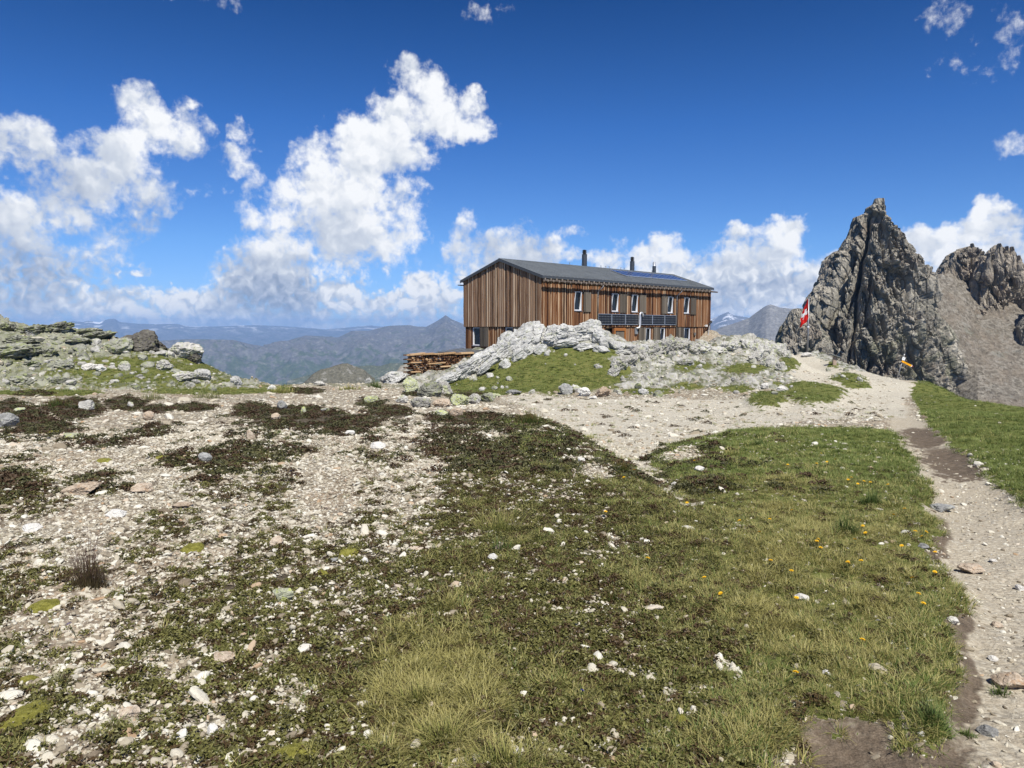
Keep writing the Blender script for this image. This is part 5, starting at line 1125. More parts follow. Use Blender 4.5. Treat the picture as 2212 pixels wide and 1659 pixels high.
# stones in the foreground
FG = [(168,1070,78,26,TAN,'long tan slab lying among the gravel on the left',4,{'tilt':6}),(300,1064,46,20,TAN,'rounded buff stone right of the long tan slab',4,{}),(245,1118,46,18,WHITE,'chalky white stone right below the buff stone',4,{}),(390,1098,44,12,TAN,'orange-tinted flat stone in open gravel',4,{}),
 (8,925,44,34,GREYS,'blue-grey boulder cut by the left edge',4,{}),(608,884,24,20,GREYS,'round blue-grey stone in dark dwarf shrubs',4,{}),(592,910,24,18,TAN,'dull buff stone left below the round blue-grey stone',4,{}),(655,893,14,18,LIME,'small upright lime-spotted stone in dwarf shrubs',4,{}),
 (540,952,18,26,TAN,'rusty pointed stone standing in the gravel',4,{'tilt':20,'depth':.6}),(952,898,34,14,LIME,'flattish stone fully covered in lime-yellow lichen',4,{}),(985,900,32,20,TAN,'rough buff stone beside the lime-yellow stone',4,{}),(148,948,44,14,LIME,'flat lime-lichened stone on the left gravel',4,{}),
 (38,890,28,9,LIME,'small lime-green stone near the left edge',4,{}),(182,885,32,22,PALE2,'cream stone with yellow spot in left dwarf shrubs',4,{}),(316,908,30,20,TAN,'chunky buff stone below the left dwarf shrubs',4,{}),(280,878,16,12,PALE2,'pale stone between two dwarf shrub mats',4,{}),
 (700,890,22,10,PALE2,'flat pale stone on gravel above the shrubs',4,{}),(755,940,24,12,WHITE,'whitish stone below the central dwarf shrubs',4,{}),(440,1000,34,26,GREYS,'grey slanting slab amid shrubs',4,{'tilt':28,'depth':.5}),(815,970,34,16,WHITE,'white crumbly stone on bright gravel',4,{}),
 (608,1300,50,30,LIME,'whitish cushion-like stone with yellow lichen patch',4,{}),(1067,1212,28,14,WHITE,'white stone in the dark heath mat at centre',4,{'tilt':-14}),(786,1218,18,14,WHITE,'small egg-shaped white stone',4,{}),(595,1180,30,22,TAN,'buff lump left of the moss cushion',4,{}),
 (1736,1300,30,14,WHITE,'white flake lying in yellowish turf',4,{'tilt':-10}),(1787,1462,20,16,WHITE,'white stone in green turf low on the right',4,{}),(392,1602,30,32,WHITE,'bright white stone low on the left, left of its twin',4,{}),(456,1590,26,26,WHITE,'bright white stone low on the left, right of its twin',4,{}),
 (1487,1146,32,12,WHITE,'bone-like white stone arched in the turf',4,{'tilt':-8,'depth':.4}),(1256,1000,18,11,WHITE,'white stone beside the gravel tongue',4,{}),(1511,1019,24,12,WHITE,'white stone at the tip of the gravel tongue',4,{}),(1457,1049,14,9,WHITE,'little white stone in the gravel tongue',4,{}),
 (1960,1157,28,10,WHITE,'flat white stone in the turf by the path, upper of two',4,{}),(1998,1186,28,10,GREYS,'flat grey-white stone in the turf by the path, lower of two',4,{}),(2040,1106,58,14,GREYS,'low layered grey stone on the near edge of the path',4,{}),(2108,1240,56,22,TAN,'large cream stone bedded in the path',4,{}),
 (2062,1350,28,16,WHITE,'white stone on dark soil beside the path',4,{'tilt':-16}),(2195,1490,76,36,TAN,'broad buff stone near the right edge of path',4,{}),(2142,1590,44,20,GREYS,'grey stone bedded low in the path',4,{}),(2160,1357,26,12,TAN,'reddish stone in the middle of the path',4,{}),(2150,1215,18,8,WHITE,'white stone on the path near the right edge',4,{}),(2205,1275,22,12,WHITE,'white chip on the path at the right edge',4,{}),
 (2148,1428,22,12,WHITE,'white stone in dark path gravel',4,{}),(2075,1298,16,10,WHITE,'small pale stone left on the path',4,{}),(270,1560,50,30,TAN,'blocky tan stone low on the left',4,{'tilt':-10}),(480,1430,60,16,TAN,'slender tan stone half buried in heath',4,{}),(900,1190,40,8,TAN,'thin brownish slab in the heath',4,{}),(60,1150,46,20,WHITE,'pale slab with lime spot near the left edge',4,{}),
 (720,1215,20,10,GREYS,'small grey stone in mixed gravel',4,{}),(1990,1590,16,10,WHITE,'small white stone on bare soil',4,{}),(1655,840,18,14,WHITE,'white block on the slope above the grass patches',4,{})]
for i, (px, py, w, h, mt, lb, lv, kw) in enumerate(FG): rock(px, py, w, h, 700 + i, mt, lb, name='stone', level=lv + 1 if w > 40 else lv, rough=.09, sink=.22, **kw)
# ---------------------------------------------------------------- small growth and gravel: one object of each kind, copied over the ground by nodes
def variants(name, makers, mat):
    c = bpy.data.collections.new(name)
    for i, (V, F, at_) in enumerate(makers):
        o = mesh_np(name + '_form', V, F, mat, smooth=False, attrs=at_); COL.objects.unlink(o); c.objects.link(o)
    return c
def scatter(name, X, Y, Z, rot, scl, coll, nvar, attrs=None, kind='stuff', seed=0):
    n = len(X); me = bpy.data.meshes.new(name); me.vertices.add(n)
    me.vertices.foreach_set('co', np.stack([X, Y, Z], 1).astype(np.float32).ravel())
    rg = np.random.RandomState(seed)
    def fv(nm, v, ty='FLOAT_VECTOR', f='vector'):
        a = me.attributes.new(nm, ty, 'POINT'); a.data.foreach_set(f, np.ascontiguousarray(v, dtype=np.float32 if ty != 'INT' else np.int32).ravel())
    fv('rot', rot); fv('scl', scl); fv('idx', rg.randint(0, nvar, n), 'INT', 'value')
    for k, v in (attrs or {}).items(): fv(k, v, 'FLOAT', 'value')
    o = bpy.data.objects.new(name, me); COL.objects.link(o); o['kind'] = kind
    ng = bpy.data.node_groups.new(name, 'GeometryNodeTree')
    ng.interface.new_socket('Geometry', in_out='INPUT', socket_type='NodeSocketGeometry'); ng.interface.new_socket('Geometry', in_out='OUTPUT', socket_type='NodeSocketGeometry')
    gi = ng.nodes.new('NodeGroupInput'); go = ng.nodes.new('NodeGroupOutput'); ip = ng.nodes.new('GeometryNodeInstanceOnPoints'); ci = ng.nodes.new('GeometryNodeCollectionInfo')
    ci.inputs['Collection'].default_value = coll; ci.inputs['Separate Children'].default_value = True; ci.inputs['Reset Children'].default_value = True
    def na(nm, ty):
        q = ng.nodes.new('GeometryNodeInputNamedAttribute'); q.data_type = ty; q.inputs['Name'].default_value = nm; return q.outputs['Attribute']
    L = ng.links.new
    L(gi.outputs[0], ip.inputs['Points']); L(ci.outputs[0], ip.inputs['Instance']); ip.inputs['Pick Instance'].default_value = True
    L(na('idx', 'INT'), ip.inputs['Instance Index']); L(na('scl', 'FLOAT_VECTOR'), ip.inputs['Scale'])
    er = ng.nodes.new('FunctionNodeEulerToRotation'); L(na('rot', 'FLOAT_VECTOR'), er.inputs[0]); L(er.outputs[0], ip.inputs['Rotation'])
    L(ip.outputs[0], go.inputs[0])
    md = o.modifiers.new('spread', 'NODES'); md.node_group = ng
    return o
def sample(n, d0, d1, seed, half=49.0, power=1.0):
    """points round the viewer, denser close by (density falls as distance ** -power)"""
    rg = np.random.RandomState(seed); u = rg.rand(n); a = np.radians(rg.uniform(-half, half, n)); e = 2 - power
    d = (d0**e + u * (d1**e - d0**e))**(1 / e) if abs(e) > 1e-6 else d0 * (d1 / d0)**u
    return d * np.sin(a), d * np.cos(a), rg
def relief(X, Y, Z):
    """the ground sheet's own height under a point"""
    return Z
def leaf_mat(name, a, b_, c_, brown=.3, rough=.55, attr_dry=False, trans=.25):
    m, N, b = base_mat(name); oi = N.new('ShaderNodeObjectInfo'); v = N.attr('tone'); r = oi.outputs['Random']
    t = N.math('ADD', N.math('MULTIPLY', v, .6), N.math('MULTIPLY', r, .4)); col = N.ramp(t, [(0, a), (.5, b_), (1, c_)])
    col = N.mix(N.math('MULTIPLY', N.math('GREATER_THAN', N.math('FRACT', N.math('MULTIPLY', r, 7.31)), 1 - brown), .75), col, (.075, .035, .022, 1))
    if attr_dry:
        d = N.attr('dry', ty='INSTANCER'); k = N.math('GREATER_THAN', N.math('ADD', d, N.math('MULTIPLY', N.math('SUBTRACT', v, .5), .9)), .55); col = N.mix(N.math('MULTIPLY', k, .85), col, N.ramp(v, [(0, (.22, .19, .05)), (1, (.50, .44, .18))]))
    N.l.new(col, b.inputs['Base Color']); b.inputs['Roughness'].default_value = rough; b.inputs['Specular IOR Level'].default_value = .35
    if trans:
        tr = N.new('ShaderNodeBsdfTranslucent'); N.l.new(col, tr.inputs[0]); mx = N.new('ShaderNodeMixShader'); mx.inputs[0].default_value = trans
        out = N.n['Material Output']; N.l.new(b.outputs[0], mx.inputs[1]); N.l.new(tr.outputs[0], mx.inputs[2]); N.l.new(mx.outputs[0], out.inputs['Surface'])
    return m
def sprig(seed, n=52, rad=.055, h=.024, ll=.0088, lw=.0048):
    """a mat of small oval leaves"""
    rg = np.random.RandomState(seed); V, F, T = [], [], []
    for i in range(n):
        a, r = rg.uniform(0, 6.28), rad * rg.rand()**.6; z = h * (1 - (r / rad)**2) * rg.uniform(.5, 1.2) + .004; c = np.array([r * math.cos(a), r * math.sin(a), z])
        e = Euler((rg.uniform(-.9, .9), rg.uniform(-.9, .9), rg.uniform(0, 6.28))).to_matrix(); L, Wd = ll * rg.uniform(.7, 1.25), lw * rg.uniform(.8, 1.2)
        P = [(-L, 0, 0), (-L * .3, Wd, .0018), (L * .5, Wd * .85, .0016), (L, 0, -.001), (L * .5, -Wd * .85, .0016), (-L * .3, -Wd, .0018)]
        k = len(V); V += [c + np.array(e @ Vector(p)) for p in P]; F += [(k, k + 1, k + 2, k + 3), (k, k + 3, k + 4, k + 5)]; T += [rg.rand()] * 6
    return np.array(V), np.array(F), {'tone': np.array(T)}
def tuft(seed, n=26, h=.062, spread=.075, w=.0020, lean=1.15, seg=3, heads=False):
    rg = np.random.RandomState(seed); V, F, T = [], [], []
    for i in range(n):
        a, r = rg.uniform(0, 6.28), spread * .55 * math.sqrt(rg.rand()); b = np.array([r * math.cos(a), r * math.sin(a), -.004]); hh = h * rg.uniform(.45, 1.15)
        da = a + rg.uniform(-1.1, 1.1); out = np.array([math.cos(da), math.sin(da), 0]); ln = lean * rg.uniform(.3, 1.3); side = np.array([-out[1], out[0], 0]) * w * rg.uniform(.7, 1.3)
        k = len(V); tone = rg.rand()
        for s in range(seg + 1):
            t = s / seg; c = b + np.array([0, 0, hh * (t - .35 * ln * t * t)]) + out * (hh * ln * t**1.8 * .9); ww = side * (1 - t * .88); V += [c - ww, c + ww]; T += [tone] * 2
        F += [(k + 2 * s, k + 2 * s + 1, k + 2 * s + 3, k + 2 * s + 2) for s in range(seg)]
    return np.array(V), np.array(F), {'tone': np.array(T)}
def pebble(seed):
    V, F = rock_shape(seed, 2, 13, .05, 0); V = V / np.abs(V).max(0); return V, F, {'tone': np.full(len(V), .5)}
def gravel_mat():
    m, N, b = base_mat('gravel_stone'); oi = N.new('ShaderNodeObjectInfo'); g = N.new('ShaderNodeNewGeometry')
    col = N.ramp(oi.outputs['Random'], [(0, (.15, .12, .085)), (.15, (.28, .24, .175)), (.4, (.42, .38, .295)), (.7, (.53, .495, .405)), (.92, (.64, .62, .54)), (1, (.36, .24, .14))])
    n = N.noise(g.outputs['Position'], 90, 3, .7); col = N.mix(N.smooth(n, .5, .7, 0, .4), col, (.30, .24, .18, 1)); N.l.new(col, b.inputs['Base Color']); bump(N, b, n, .004, .7); b.inputs['Specular IOR Level'].default_value = .2
    return m
GRAV = variants('gravel', [pebble(900 + i) for i in range(8)], gravel_mat())
HEATH = variants('heath', [sprig(20 + i) for i in range(5)], leaf_mat('heath_leaf', (.058, .052, .019), (.135, .130, .038), (.27, .26, .09), .30, .5))
HEATHF = variants('heath_mat', [sprig(40 + i, 80, .13, .05, .017, .009) for i in range(4)], leaf_mat('far_heath_leaf', (.030, .030, .013), (.075, .074, .028), (.15, .145, .06), .4, .6))
GRASS = variants('grass', [tuft(60 + i) for i in range(6)], leaf_mat('grass_blade', (.070, .105, .022), (.165, .22, .05), (.31, .345, .11), .0, .5, True, .3))
GRASSF = variants('grass_far', [tuft(80 + i, 34, .085, .17, .0050, 1.0, 2) for i in range(5)], leaf_mat('far_grass_blade', (.070, .100, .024), (.17, .215, .052), (.29, .31, .10), .0, .6, True, .3))
def rz(rg, n, tilt=.2): return np.stack([rg.uniform(-tilt, tilt, n), rg.uniform(-tilt, tilt, n), rg.uniform(0, 6.283, n)], 1)
def surf(z): return z['z'] - .0
# gravel: everywhere stones can lie
X, Y, rg = sample(270000, 2.0, 16, 1, power=1.25); z = zones(X, Y); p = np.clip(1.05 - sstep(.25, .6, z['shrub']) * .84 - sstep(.1, .35, z['grass']) * .98 - .92 * z['path'] - .75 * z['junction'] - .45 * sstep(.2, .8, z['dirt']), 0.02, 1)
k = rg.rand(len(X)) < p; X, Y = X[k], Y[k]; n = len(X); s = .0062 * np.exp(rg.normal(0, .52, n)) * (1 + .05 * np.hypot(X, Y)); s = np.clip(s, .003, .05)
scatter('gravel', X, Y, zg(X, Y) + s * .15 + .010 * (z['shrub'][k] > .3), rz(rg, n, .6), np.stack([s * rg.uniform(.9, 1.7, n), s * rg.uniform(.65, 1.1, n), s * rg.uniform(.4, .8, n)], 1), GRAV, 8, seed=1)
X, Y, rg = sample(110000, 13, 50, 2, power=1.6); z = zones(X, Y); p = np.clip(.8 - 1.2 * sstep(.2, .5, z['shrub']) - 1.2 * sstep(.1, .35, z['grass']) * .95 - .8 * z['path'] - .45 * z['junction'], .015, 1)
k = rg.rand(len(X)) < p; X, Y = X[k], Y[k]; n = len(X); s = .011 * np.exp(rg.normal(0, .6, n)) * (1 + .03 * np.hypot(X, Y))
scatter('gravel', X, Y, zg(X, Y) + s * .1, rz(rg, n, .35), np.stack([s * rg.uniform(.9, 1.6, n), s * rg.uniform(.7, 1.1, n), s * rg.uniform(.35, .7, n)], 1), GRAV, 8, seed=2)
# dwarf shrubs
X, Y, rg = sample(52000, 2.0, 12, 3, power=1.2); z = zones(X, Y); k = rg.rand(len(X)) < np.maximum(sstep(.22, .55, z['shrub']) * (1 - .45 * sstep(.3, .8, z['grass'])), .13 * sstep(.2, .6, z['grass'])); X, Y = X[k], Y[k]; n = len(X); s = rg.uniform(.6, 1.3, n)
scatter('heath', X, Y, zg(X, Y) - .004, rz(rg, n, .25), np.stack([s, s, s * rg.uniform(.6, 1.3, n)], 1), HEATH, 5, seed=3)
X, Y, rg = sample(32000, 9, 48, 4, power=1.3); z = zones(X, Y); k = rg.rand(len(X)) < sstep(.2, .5, z['shrub']); X, Y = X[k], Y[k]; n = len(X); s = rg.uniform(.6, 1.2, n) * (1 + .01 * np.hypot(X, Y))
scatter('heath', X, Y, zg(X, Y) - .01, rz(rg, n, .25), np.stack([s, s, s * rg.uniform(.6, 1.3, n)], 1), HEATHF, 4, seed=4)
# grass
X, Y, rg = sample(75000, 2.0, 13, 5, power=1.2); z = zones(X, Y); pr = sstep(.10, .55, z['grass']); pr = np.maximum(pr * (.55 + .45 * (z['n2'] > 0)), .06 * (z['shrub'] > .2)); k = rg.rand(len(X)) < pr; X, Y = X[k], Y[k]; n = len(X)
dry = np.clip(z['dry'][k] + .17 + .5 * z['n1'][k] + .25 * z['n2'][k], 0, 1); s = rg.uniform(.45, 1.1, n) * (1 + .5 * dry * (z['n1'][k] > .05))
scatter('grass', X, Y, zg(X, Y), rz(rg, n, .25), np.stack([s, s, s * rg.uniform(.6, 1.2, n)], 1), GRASS, 6, {'dry': dry}, seed=5)
X, Y, rg = sample(90000, 10, 64, 6, power=1.35); z = zones(X, Y); k = rg.rand(len(X)) < sstep(.05, .4, z['grass']); X, Y = X[k], Y[k]; n = len(X)
dry = np.clip(z['dry'][k] * .6 + .6 * z['n1'][k] + .3 * z['n2'][k], 0, 1); s = rg.uniform(.5, 1.1, n) * (1 + .008 * np.hypot(X, Y))
scatter('grass', X, Y, zg(X, Y) - .01, rz(rg, n, .25), np.stack([s, s, s * rg.uniform(.5, 1.1, n)], 1), GRASSF, 5, {'dry': dry}, seed=6)
# ---------------------------------------------------------------- woodpile
def woodpile():
    pA = Vector(at(886, 800, 46.5)); pB = Vector(at(1016, 800, 49.5)); zt, zb = at(886, 766, 46.5)[2], at(886, 822, 46.5)[2] - .3
    ax = Vector((pB.x - pA.x, pB.y - pA.y, 0)); Ln = ax.length; ang = math.atan2(ax.y, ax.x)
    wp = empty('woodpile', (pA.x, pA.y, zb), ang); tag(wp, 'long stack of split firewood left of the hut below its gable', 'woodpile')
    rg = random.Random(3); H_ = zt - zb; tex = wood_mat('firewood', [(.15, (.030, .013, .007)), (.42, (.10, .048, .024)), (.62, (.22, .12, .06)), (.9, (.50, .34, .19))], zscale=3, streak=.3)
    def wedge(x, z, r, d0, d1, a):
        m = MB(); k = rg.choice((3, 4, 5)); ph = rg.uniform(0, 6.28); V = []
        for y in (d0, d1): V += [(x + r * math.cos(ph + 6.283 * i / k) * rg.uniform(.8, 1.2), y, z + r * .85 * math.sin(ph + 6.283 * i / k)) for i in range(k)]
        m.add(V, [tuple(range(k))[::-1], tuple(range(k, 2 * k))] + [(i, (i + 1) % k, k + (i + 1) % k, k + i) for i in range(k)], a); return m
    logs = []; z = .0; row = 0
    while z < H_ - .10:
        x = .12 if row % 2 else .17
        while x < Ln:
            r = rg.uniform(.050, .10); logs.append((r, x, wedge(x, z + r * .8, r, rg.uniform(-.09, .05), .45, rg.random()))); x += r * 1.85
        z += .135; row += 1
    logs.sort(key=lambda q: -q[0]); rest = MB()
    for i, (r, x, q) in enumerate(logs):
        if i < 100: q.build('log', tex, wp)
        else: rest.add(q.v, q.f, q.a[0])
    rest.build('stacked_logs', tex, wp)['kind'] = 'stuff'
    # crossed billets that hold the near end
    e = MB(); z = 0
    while z < H_ - .05:
        for y in (.05, .22, .38): e.box(-.22, .10 + rg.uniform(-.05, .2), y - .06, y + .05, z, z + .075, rg.random())
        z += .26
    e.build('end_stack', tex, wp)['kind'] = 'stuff'
    pale = wood_mat('pale_split_wood', [(.15, (.20, .11, .05)), (.5, (.46, .30, .16)), (.85, (.68, .51, .31))], zscale=2, streak=.5)
    x = -.05; i = 0
    while x < Ln - .3:
        l = rg.uniform(.7, 1.3); t = MB(); t.box(0, l, -.12, .14, 0, .10, rg.random()); t.box(.1, l - .1, .15, .36, -.01, .07, rg.random())
        o = t.build('top_timber', pale, wp); o.location = (x, 0, H_ - .06 + rg.uniform(-.02, .03)); o.rotation_euler = (rg.uniform(-.08, .08), rg.uniform(-.07, .07), rg.uniform(-.08, .08)); x += l * .82
    for (xx, zz, l) in ((.0, H_ * .72, .75), (.02, H_ * .42, .7), (1.3, H_ * .66, 1.3), (2.2, H_ * .55, 1.2)):
        t = MB(); t.box(0, l, -.08, .1, 0, .07, rg.random()); o = t.build('top_timber', pale, wp); o.location = (xx, -.03, zz); o.rotation_euler = (0, rg.uniform(-.1, .05), 0)
woodpile()
# ---------------------------------------------------------------- flag, signpost, post
def flag():
    D = 63.0; b = Vector(at(1744, 774, D)); t = Vector(at(1747.3, 643, D)); s = D / FP
    fp = empty('flagpole', b); tag(fp, 'tall thin grey flagpole beside the gravel trail', 'flagpole')
    m = MB(); m.tube([(0, 0, -.5), t - b], [.075, .055], 12); m.build('pole', zinc, fp, True)
    m = MB(); m.tube([t - b, t - b + Vector((0, 0, .03))], [.09, .09], 12); m.build('pole_cap', zinc, fp)
    m = MB(); h = (t - b) * .52; m.box(h.x - .08, h.x + .08, h.y - .09, h.y + .06, h.z - .05, h.z + .05); m.build('cleat', white_pvc, fp)
    L = [(1744.6, 646), (1742.5, 655), (1739, 663), (1735.5, 672), (1731.5, 683), (1728.3, 690), (1729, 697), (1728.2, 706)]
    Rr = [(1745.4, 646), (1745.6, 662), (1745.4, 675), (1745.0, 686), (1742.8, 692), (1742, 697), (1736, 700), (1730, 706.5)]
    ys = np.linspace(0, 1, 48); xs = np.linspace(0, 1, 30); q = np.linspace(0, 1, 8)
    lx = np.interp(ys, q, [p[0] for p in L]); ly = np.interp(ys, q, [p[1] for p in L]); rx = np.interp(ys, q, [p[0] for p in Rr]); ry = np.interp(ys, q, [p[1] for p in Rr])
    V, A, Bv = [], [], []
    for j in range(48):
        for i in range(30):
            px = lx[j] + (rx[j] - lx[j]) * xs[i]; py = ly[j] + (ry[j] - ly[j]) * xs[i]
            p = Vector(at(px, py, D)) - t; fold = .13 * math.sin(xs[i] * 9 + ys[j] * 5) * min(1, ys[j] * 4) + .05 * math.sin(xs[i] * 21 - ys[j] * 9) * ys[j]
            V.append((p.x, p.y + fold, p.z)); dx, dy = px - 1738.2, py - 678.8
            # arms of the cross run along (2.6, -10.4) and (-5.8, 3.6)
            det = 2.6 * 3.6 - (-10.4) * (-5.8); a = (dx * 3.6 - dy * (-5.8)) / det; b_ = (2.6 * dy - (-10.4) * dx) / det; A.append(a); Bv.append(b_)
    m, N, bs = base_mat('flag_cloth'); a = N.math('ABSOLUTE', N.attr('arm_a')); c = N.math('ABSOLUTE', N.attr('arm_b'))
    x1 = N.math('MULTIPLY', N.math('LESS_THAN', a, 1.12), N.math('LESS_THAN', c, .40)); x2 = N.math('MULTIPLY', N.math('LESS_THAN', c, 1.12), N.math('LESS_THAN', a, .40))
    col = N.mix(N.math('MAXIMUM', x1, x2), (.62, .018, .016, 1), (.85, .85, .85, 1)); N.l.new(col, bs.inputs['Base Color'])
    tr = N.new('ShaderNodeBsdfTranslucent'); N.l.new(col, tr.inputs[0]); mx = N.new('ShaderNodeMixShader'); mx.inputs[0].default_value = .3; N.l.new(bs.outputs[0], mx.inputs[1]); N.l.new(tr.outputs[0], mx.inputs[2]); N.l.new(mx.outputs[0], N.n['Material Output'].inputs['Surface'])
    f = mesh_np('flag', np.array(V), grid_faces(48, 30), m, attrs={'arm_a': A, 'arm_b': Bv}); f.location = t
    tag(f, 'limp red flag with a white cross hanging from the pole', 'flag')
flag()
def signpost():
    D = 48.0; b = Vector(at(1933.5, 823, D)); b.z = float(zg(np.array([b.x]), np.array([b.y]))[0]) - .05; t = Vector(at(1953.8, 766, D)); sp_ = empty('signpost', b)
    tag(sp_, 'leaning metal signpost with yellow hiking arrow where the path tips over the ridge', 'signpost')
    m = MB(); m.tube([(0, 0, -.3), t - b], .032, 10); m.build('post', zinc, sp_, True); m = MB(); m.tube([t - b, t - b + Vector((.01, 0, .04))], [.042, .02], 10); m.build('post_cap', white_pvc, sp_)
    def plate(name, corners, mat, y, parent, th=.02):
        P = [Vector(at(px, py, D)) - b for px, py in corners]; mm = MB(); n = len(P); V = [(p.x, y, p.z) for p in P] + [(p.x, y + th, p.z) for p in P]
        mm.add(V, [tuple(range(n))[::-1], tuple(range(n, 2 * n))] + [(i, (i + 1) % n, n + (i + 1) % n, n + i) for i in range(n)]); return mm.build(name, mat, parent)
    zx = lambda x, y: ((3480 + x / 11.85) * .54861, (1360 + y / 11.85) * .54861)
    yel = flat_mat('sign_yellow', (.85, .38, .004), .5, vary=.06); wh = flat_mat('sign_white', (.82, .82, .82), .5); red = flat_mat('sign_red', (.55, .03, .02), .5); ink = flat_mat('sign_ink', (.10, .05, .01), .6); gr = flat_mat('sign_symbol', (.28, .34, .45), .6)
    pw = plate('white_plate', [zx(860, 535), (zx(997, 572)), zx(948, 705), zx(820, 672)], wh, -.07, sp_)
    plate('plate_symbol', [zx(905, 585), zx(922, 585), zx(918, 612), zx(930, 640), zx(915, 640), zx(905, 622), zx(893, 640), zx(884, 635), zx(900, 608)], gr, -.074, pw, .003)
    ar = plate('arrow_board', [zx(830, 690), zx(1245, 895), zx(1300, 960), zx(1235, 985), zx(795, 765)], yel, -.085, sp_)
    plate('arrow_tip', [zx(1262, 893), zx(1298, 918), zx(1305, 950), zx(1280, 945)], wh, -.090, ar, .004); plate('arrow_tip', [zx(1300, 952), zx(1335, 972), zx(1312, 985), zx(1285, 972)], red, -.090, ar, .004); plate('arrow_tip', [zx(1228, 972), zx(1272, 958), zx(1290, 980), zx(1240, 1003)], wh, -.090, ar, .004)
    rg = random.Random(2)
    for (x0, y0, x1, y1) in ((945, 772, 1085, 838), (1090, 842, 1165, 880), (925, 800, 1020, 850)):
        n = 7
        for i in range(n):
            if rg.random() < .2: continue
            u, v = i / n, (i + .62) / n; X0, Y0, X1, Y1 = x0 + (x1 - x0) * u, y0 + (y1 - y0) * u, x0 + (x1 - x0) * v, y0 + (y1 - y0) * v; h = rg.uniform(9, 14)
            plate('lettering', [zx(X0, Y0 - h / 2), zx(X1, Y1 - h / 2), zx(X1 - 3, Y1 + h / 2), zx(X0 - 3, Y0 + h / 2)], ink, -.089, ar, .003)
signpost()
def little_post():
    b = hit(1802.5, 789); D = b.y; t = Vector(at(1802, 770, D)).z - b.z
    lp = empty('marker_post', b); tag(lp, 'short wooden post with a small sloping dark roof board', 'post')
    m = MB(); m.box(-.12, .12, -.09, .09, -.3, t, .6); m.build('post', wood_mat('post_wood', [(.2, (.22, .15, .11)), (.5, (.36, .27, .21)), (.8, (.48, .40, .33))]), lp, bevel=.01)
    m = MB(); M_ = Matrix.Translation((.03, 0, t + .05)) @ Matrix.Rotation(.32, 4, 'Y'); m.box(-.36, .36, -.28, .28, -.03, .03, 0, M_); m.build('roof_board', flat_mat('roof_board', (.14, .15, .155), .4), lp, bevel=.008)
little_post()
# ---------------------------------------------------------------- tussocks, moss, flowers
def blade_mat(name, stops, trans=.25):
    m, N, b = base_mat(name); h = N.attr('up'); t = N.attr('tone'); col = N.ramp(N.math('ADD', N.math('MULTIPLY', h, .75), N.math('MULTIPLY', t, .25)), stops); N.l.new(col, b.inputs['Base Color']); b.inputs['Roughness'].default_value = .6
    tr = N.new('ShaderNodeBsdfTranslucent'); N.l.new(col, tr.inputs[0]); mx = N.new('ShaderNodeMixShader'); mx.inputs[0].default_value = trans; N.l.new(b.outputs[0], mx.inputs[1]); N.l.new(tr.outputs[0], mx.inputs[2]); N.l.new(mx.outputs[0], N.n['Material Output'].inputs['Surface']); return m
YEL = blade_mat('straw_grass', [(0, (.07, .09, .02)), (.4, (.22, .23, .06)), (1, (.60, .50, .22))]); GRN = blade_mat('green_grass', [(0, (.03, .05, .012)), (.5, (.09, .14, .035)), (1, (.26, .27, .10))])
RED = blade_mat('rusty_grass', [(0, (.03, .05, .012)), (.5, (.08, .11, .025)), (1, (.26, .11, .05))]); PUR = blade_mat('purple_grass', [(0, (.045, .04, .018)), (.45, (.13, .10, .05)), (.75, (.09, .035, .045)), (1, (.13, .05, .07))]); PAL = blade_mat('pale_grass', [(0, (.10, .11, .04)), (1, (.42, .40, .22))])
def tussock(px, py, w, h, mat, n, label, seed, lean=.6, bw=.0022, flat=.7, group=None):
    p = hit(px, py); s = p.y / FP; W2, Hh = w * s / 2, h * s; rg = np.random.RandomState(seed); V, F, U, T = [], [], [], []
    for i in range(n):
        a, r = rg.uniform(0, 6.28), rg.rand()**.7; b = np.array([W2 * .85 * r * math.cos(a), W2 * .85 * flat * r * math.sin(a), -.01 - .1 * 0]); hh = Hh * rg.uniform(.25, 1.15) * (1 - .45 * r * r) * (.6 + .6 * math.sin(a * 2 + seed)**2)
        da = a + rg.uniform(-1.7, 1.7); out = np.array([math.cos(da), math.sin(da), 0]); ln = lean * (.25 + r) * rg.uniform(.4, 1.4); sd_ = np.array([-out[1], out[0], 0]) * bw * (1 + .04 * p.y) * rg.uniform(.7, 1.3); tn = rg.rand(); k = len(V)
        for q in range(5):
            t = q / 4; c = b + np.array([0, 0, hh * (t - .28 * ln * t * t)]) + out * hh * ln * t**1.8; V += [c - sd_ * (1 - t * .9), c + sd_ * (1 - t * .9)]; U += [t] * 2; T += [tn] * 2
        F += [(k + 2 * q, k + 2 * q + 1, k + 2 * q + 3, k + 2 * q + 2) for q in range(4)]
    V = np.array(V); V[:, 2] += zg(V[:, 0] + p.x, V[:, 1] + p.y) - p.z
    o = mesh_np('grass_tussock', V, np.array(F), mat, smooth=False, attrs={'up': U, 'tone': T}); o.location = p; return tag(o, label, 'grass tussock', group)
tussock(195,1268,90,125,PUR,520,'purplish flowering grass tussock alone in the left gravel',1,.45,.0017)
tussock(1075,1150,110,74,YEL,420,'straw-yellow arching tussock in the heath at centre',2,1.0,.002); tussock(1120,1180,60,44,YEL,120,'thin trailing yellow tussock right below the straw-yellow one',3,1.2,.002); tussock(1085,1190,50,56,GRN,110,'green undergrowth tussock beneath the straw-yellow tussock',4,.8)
tussock(1145,916,76,36,RED,420,'rust-red and green tussock at the edge of the gravel flat',5,.35,.0035); tussock(1180,940,40,26,RED,160,'smaller rusty tussock below the rust-red tussock',6,.35,.003); tussock(1350,1022,56,36,RED,260,'reddish-green tussock near the gravel tongue',7,.4,.003)
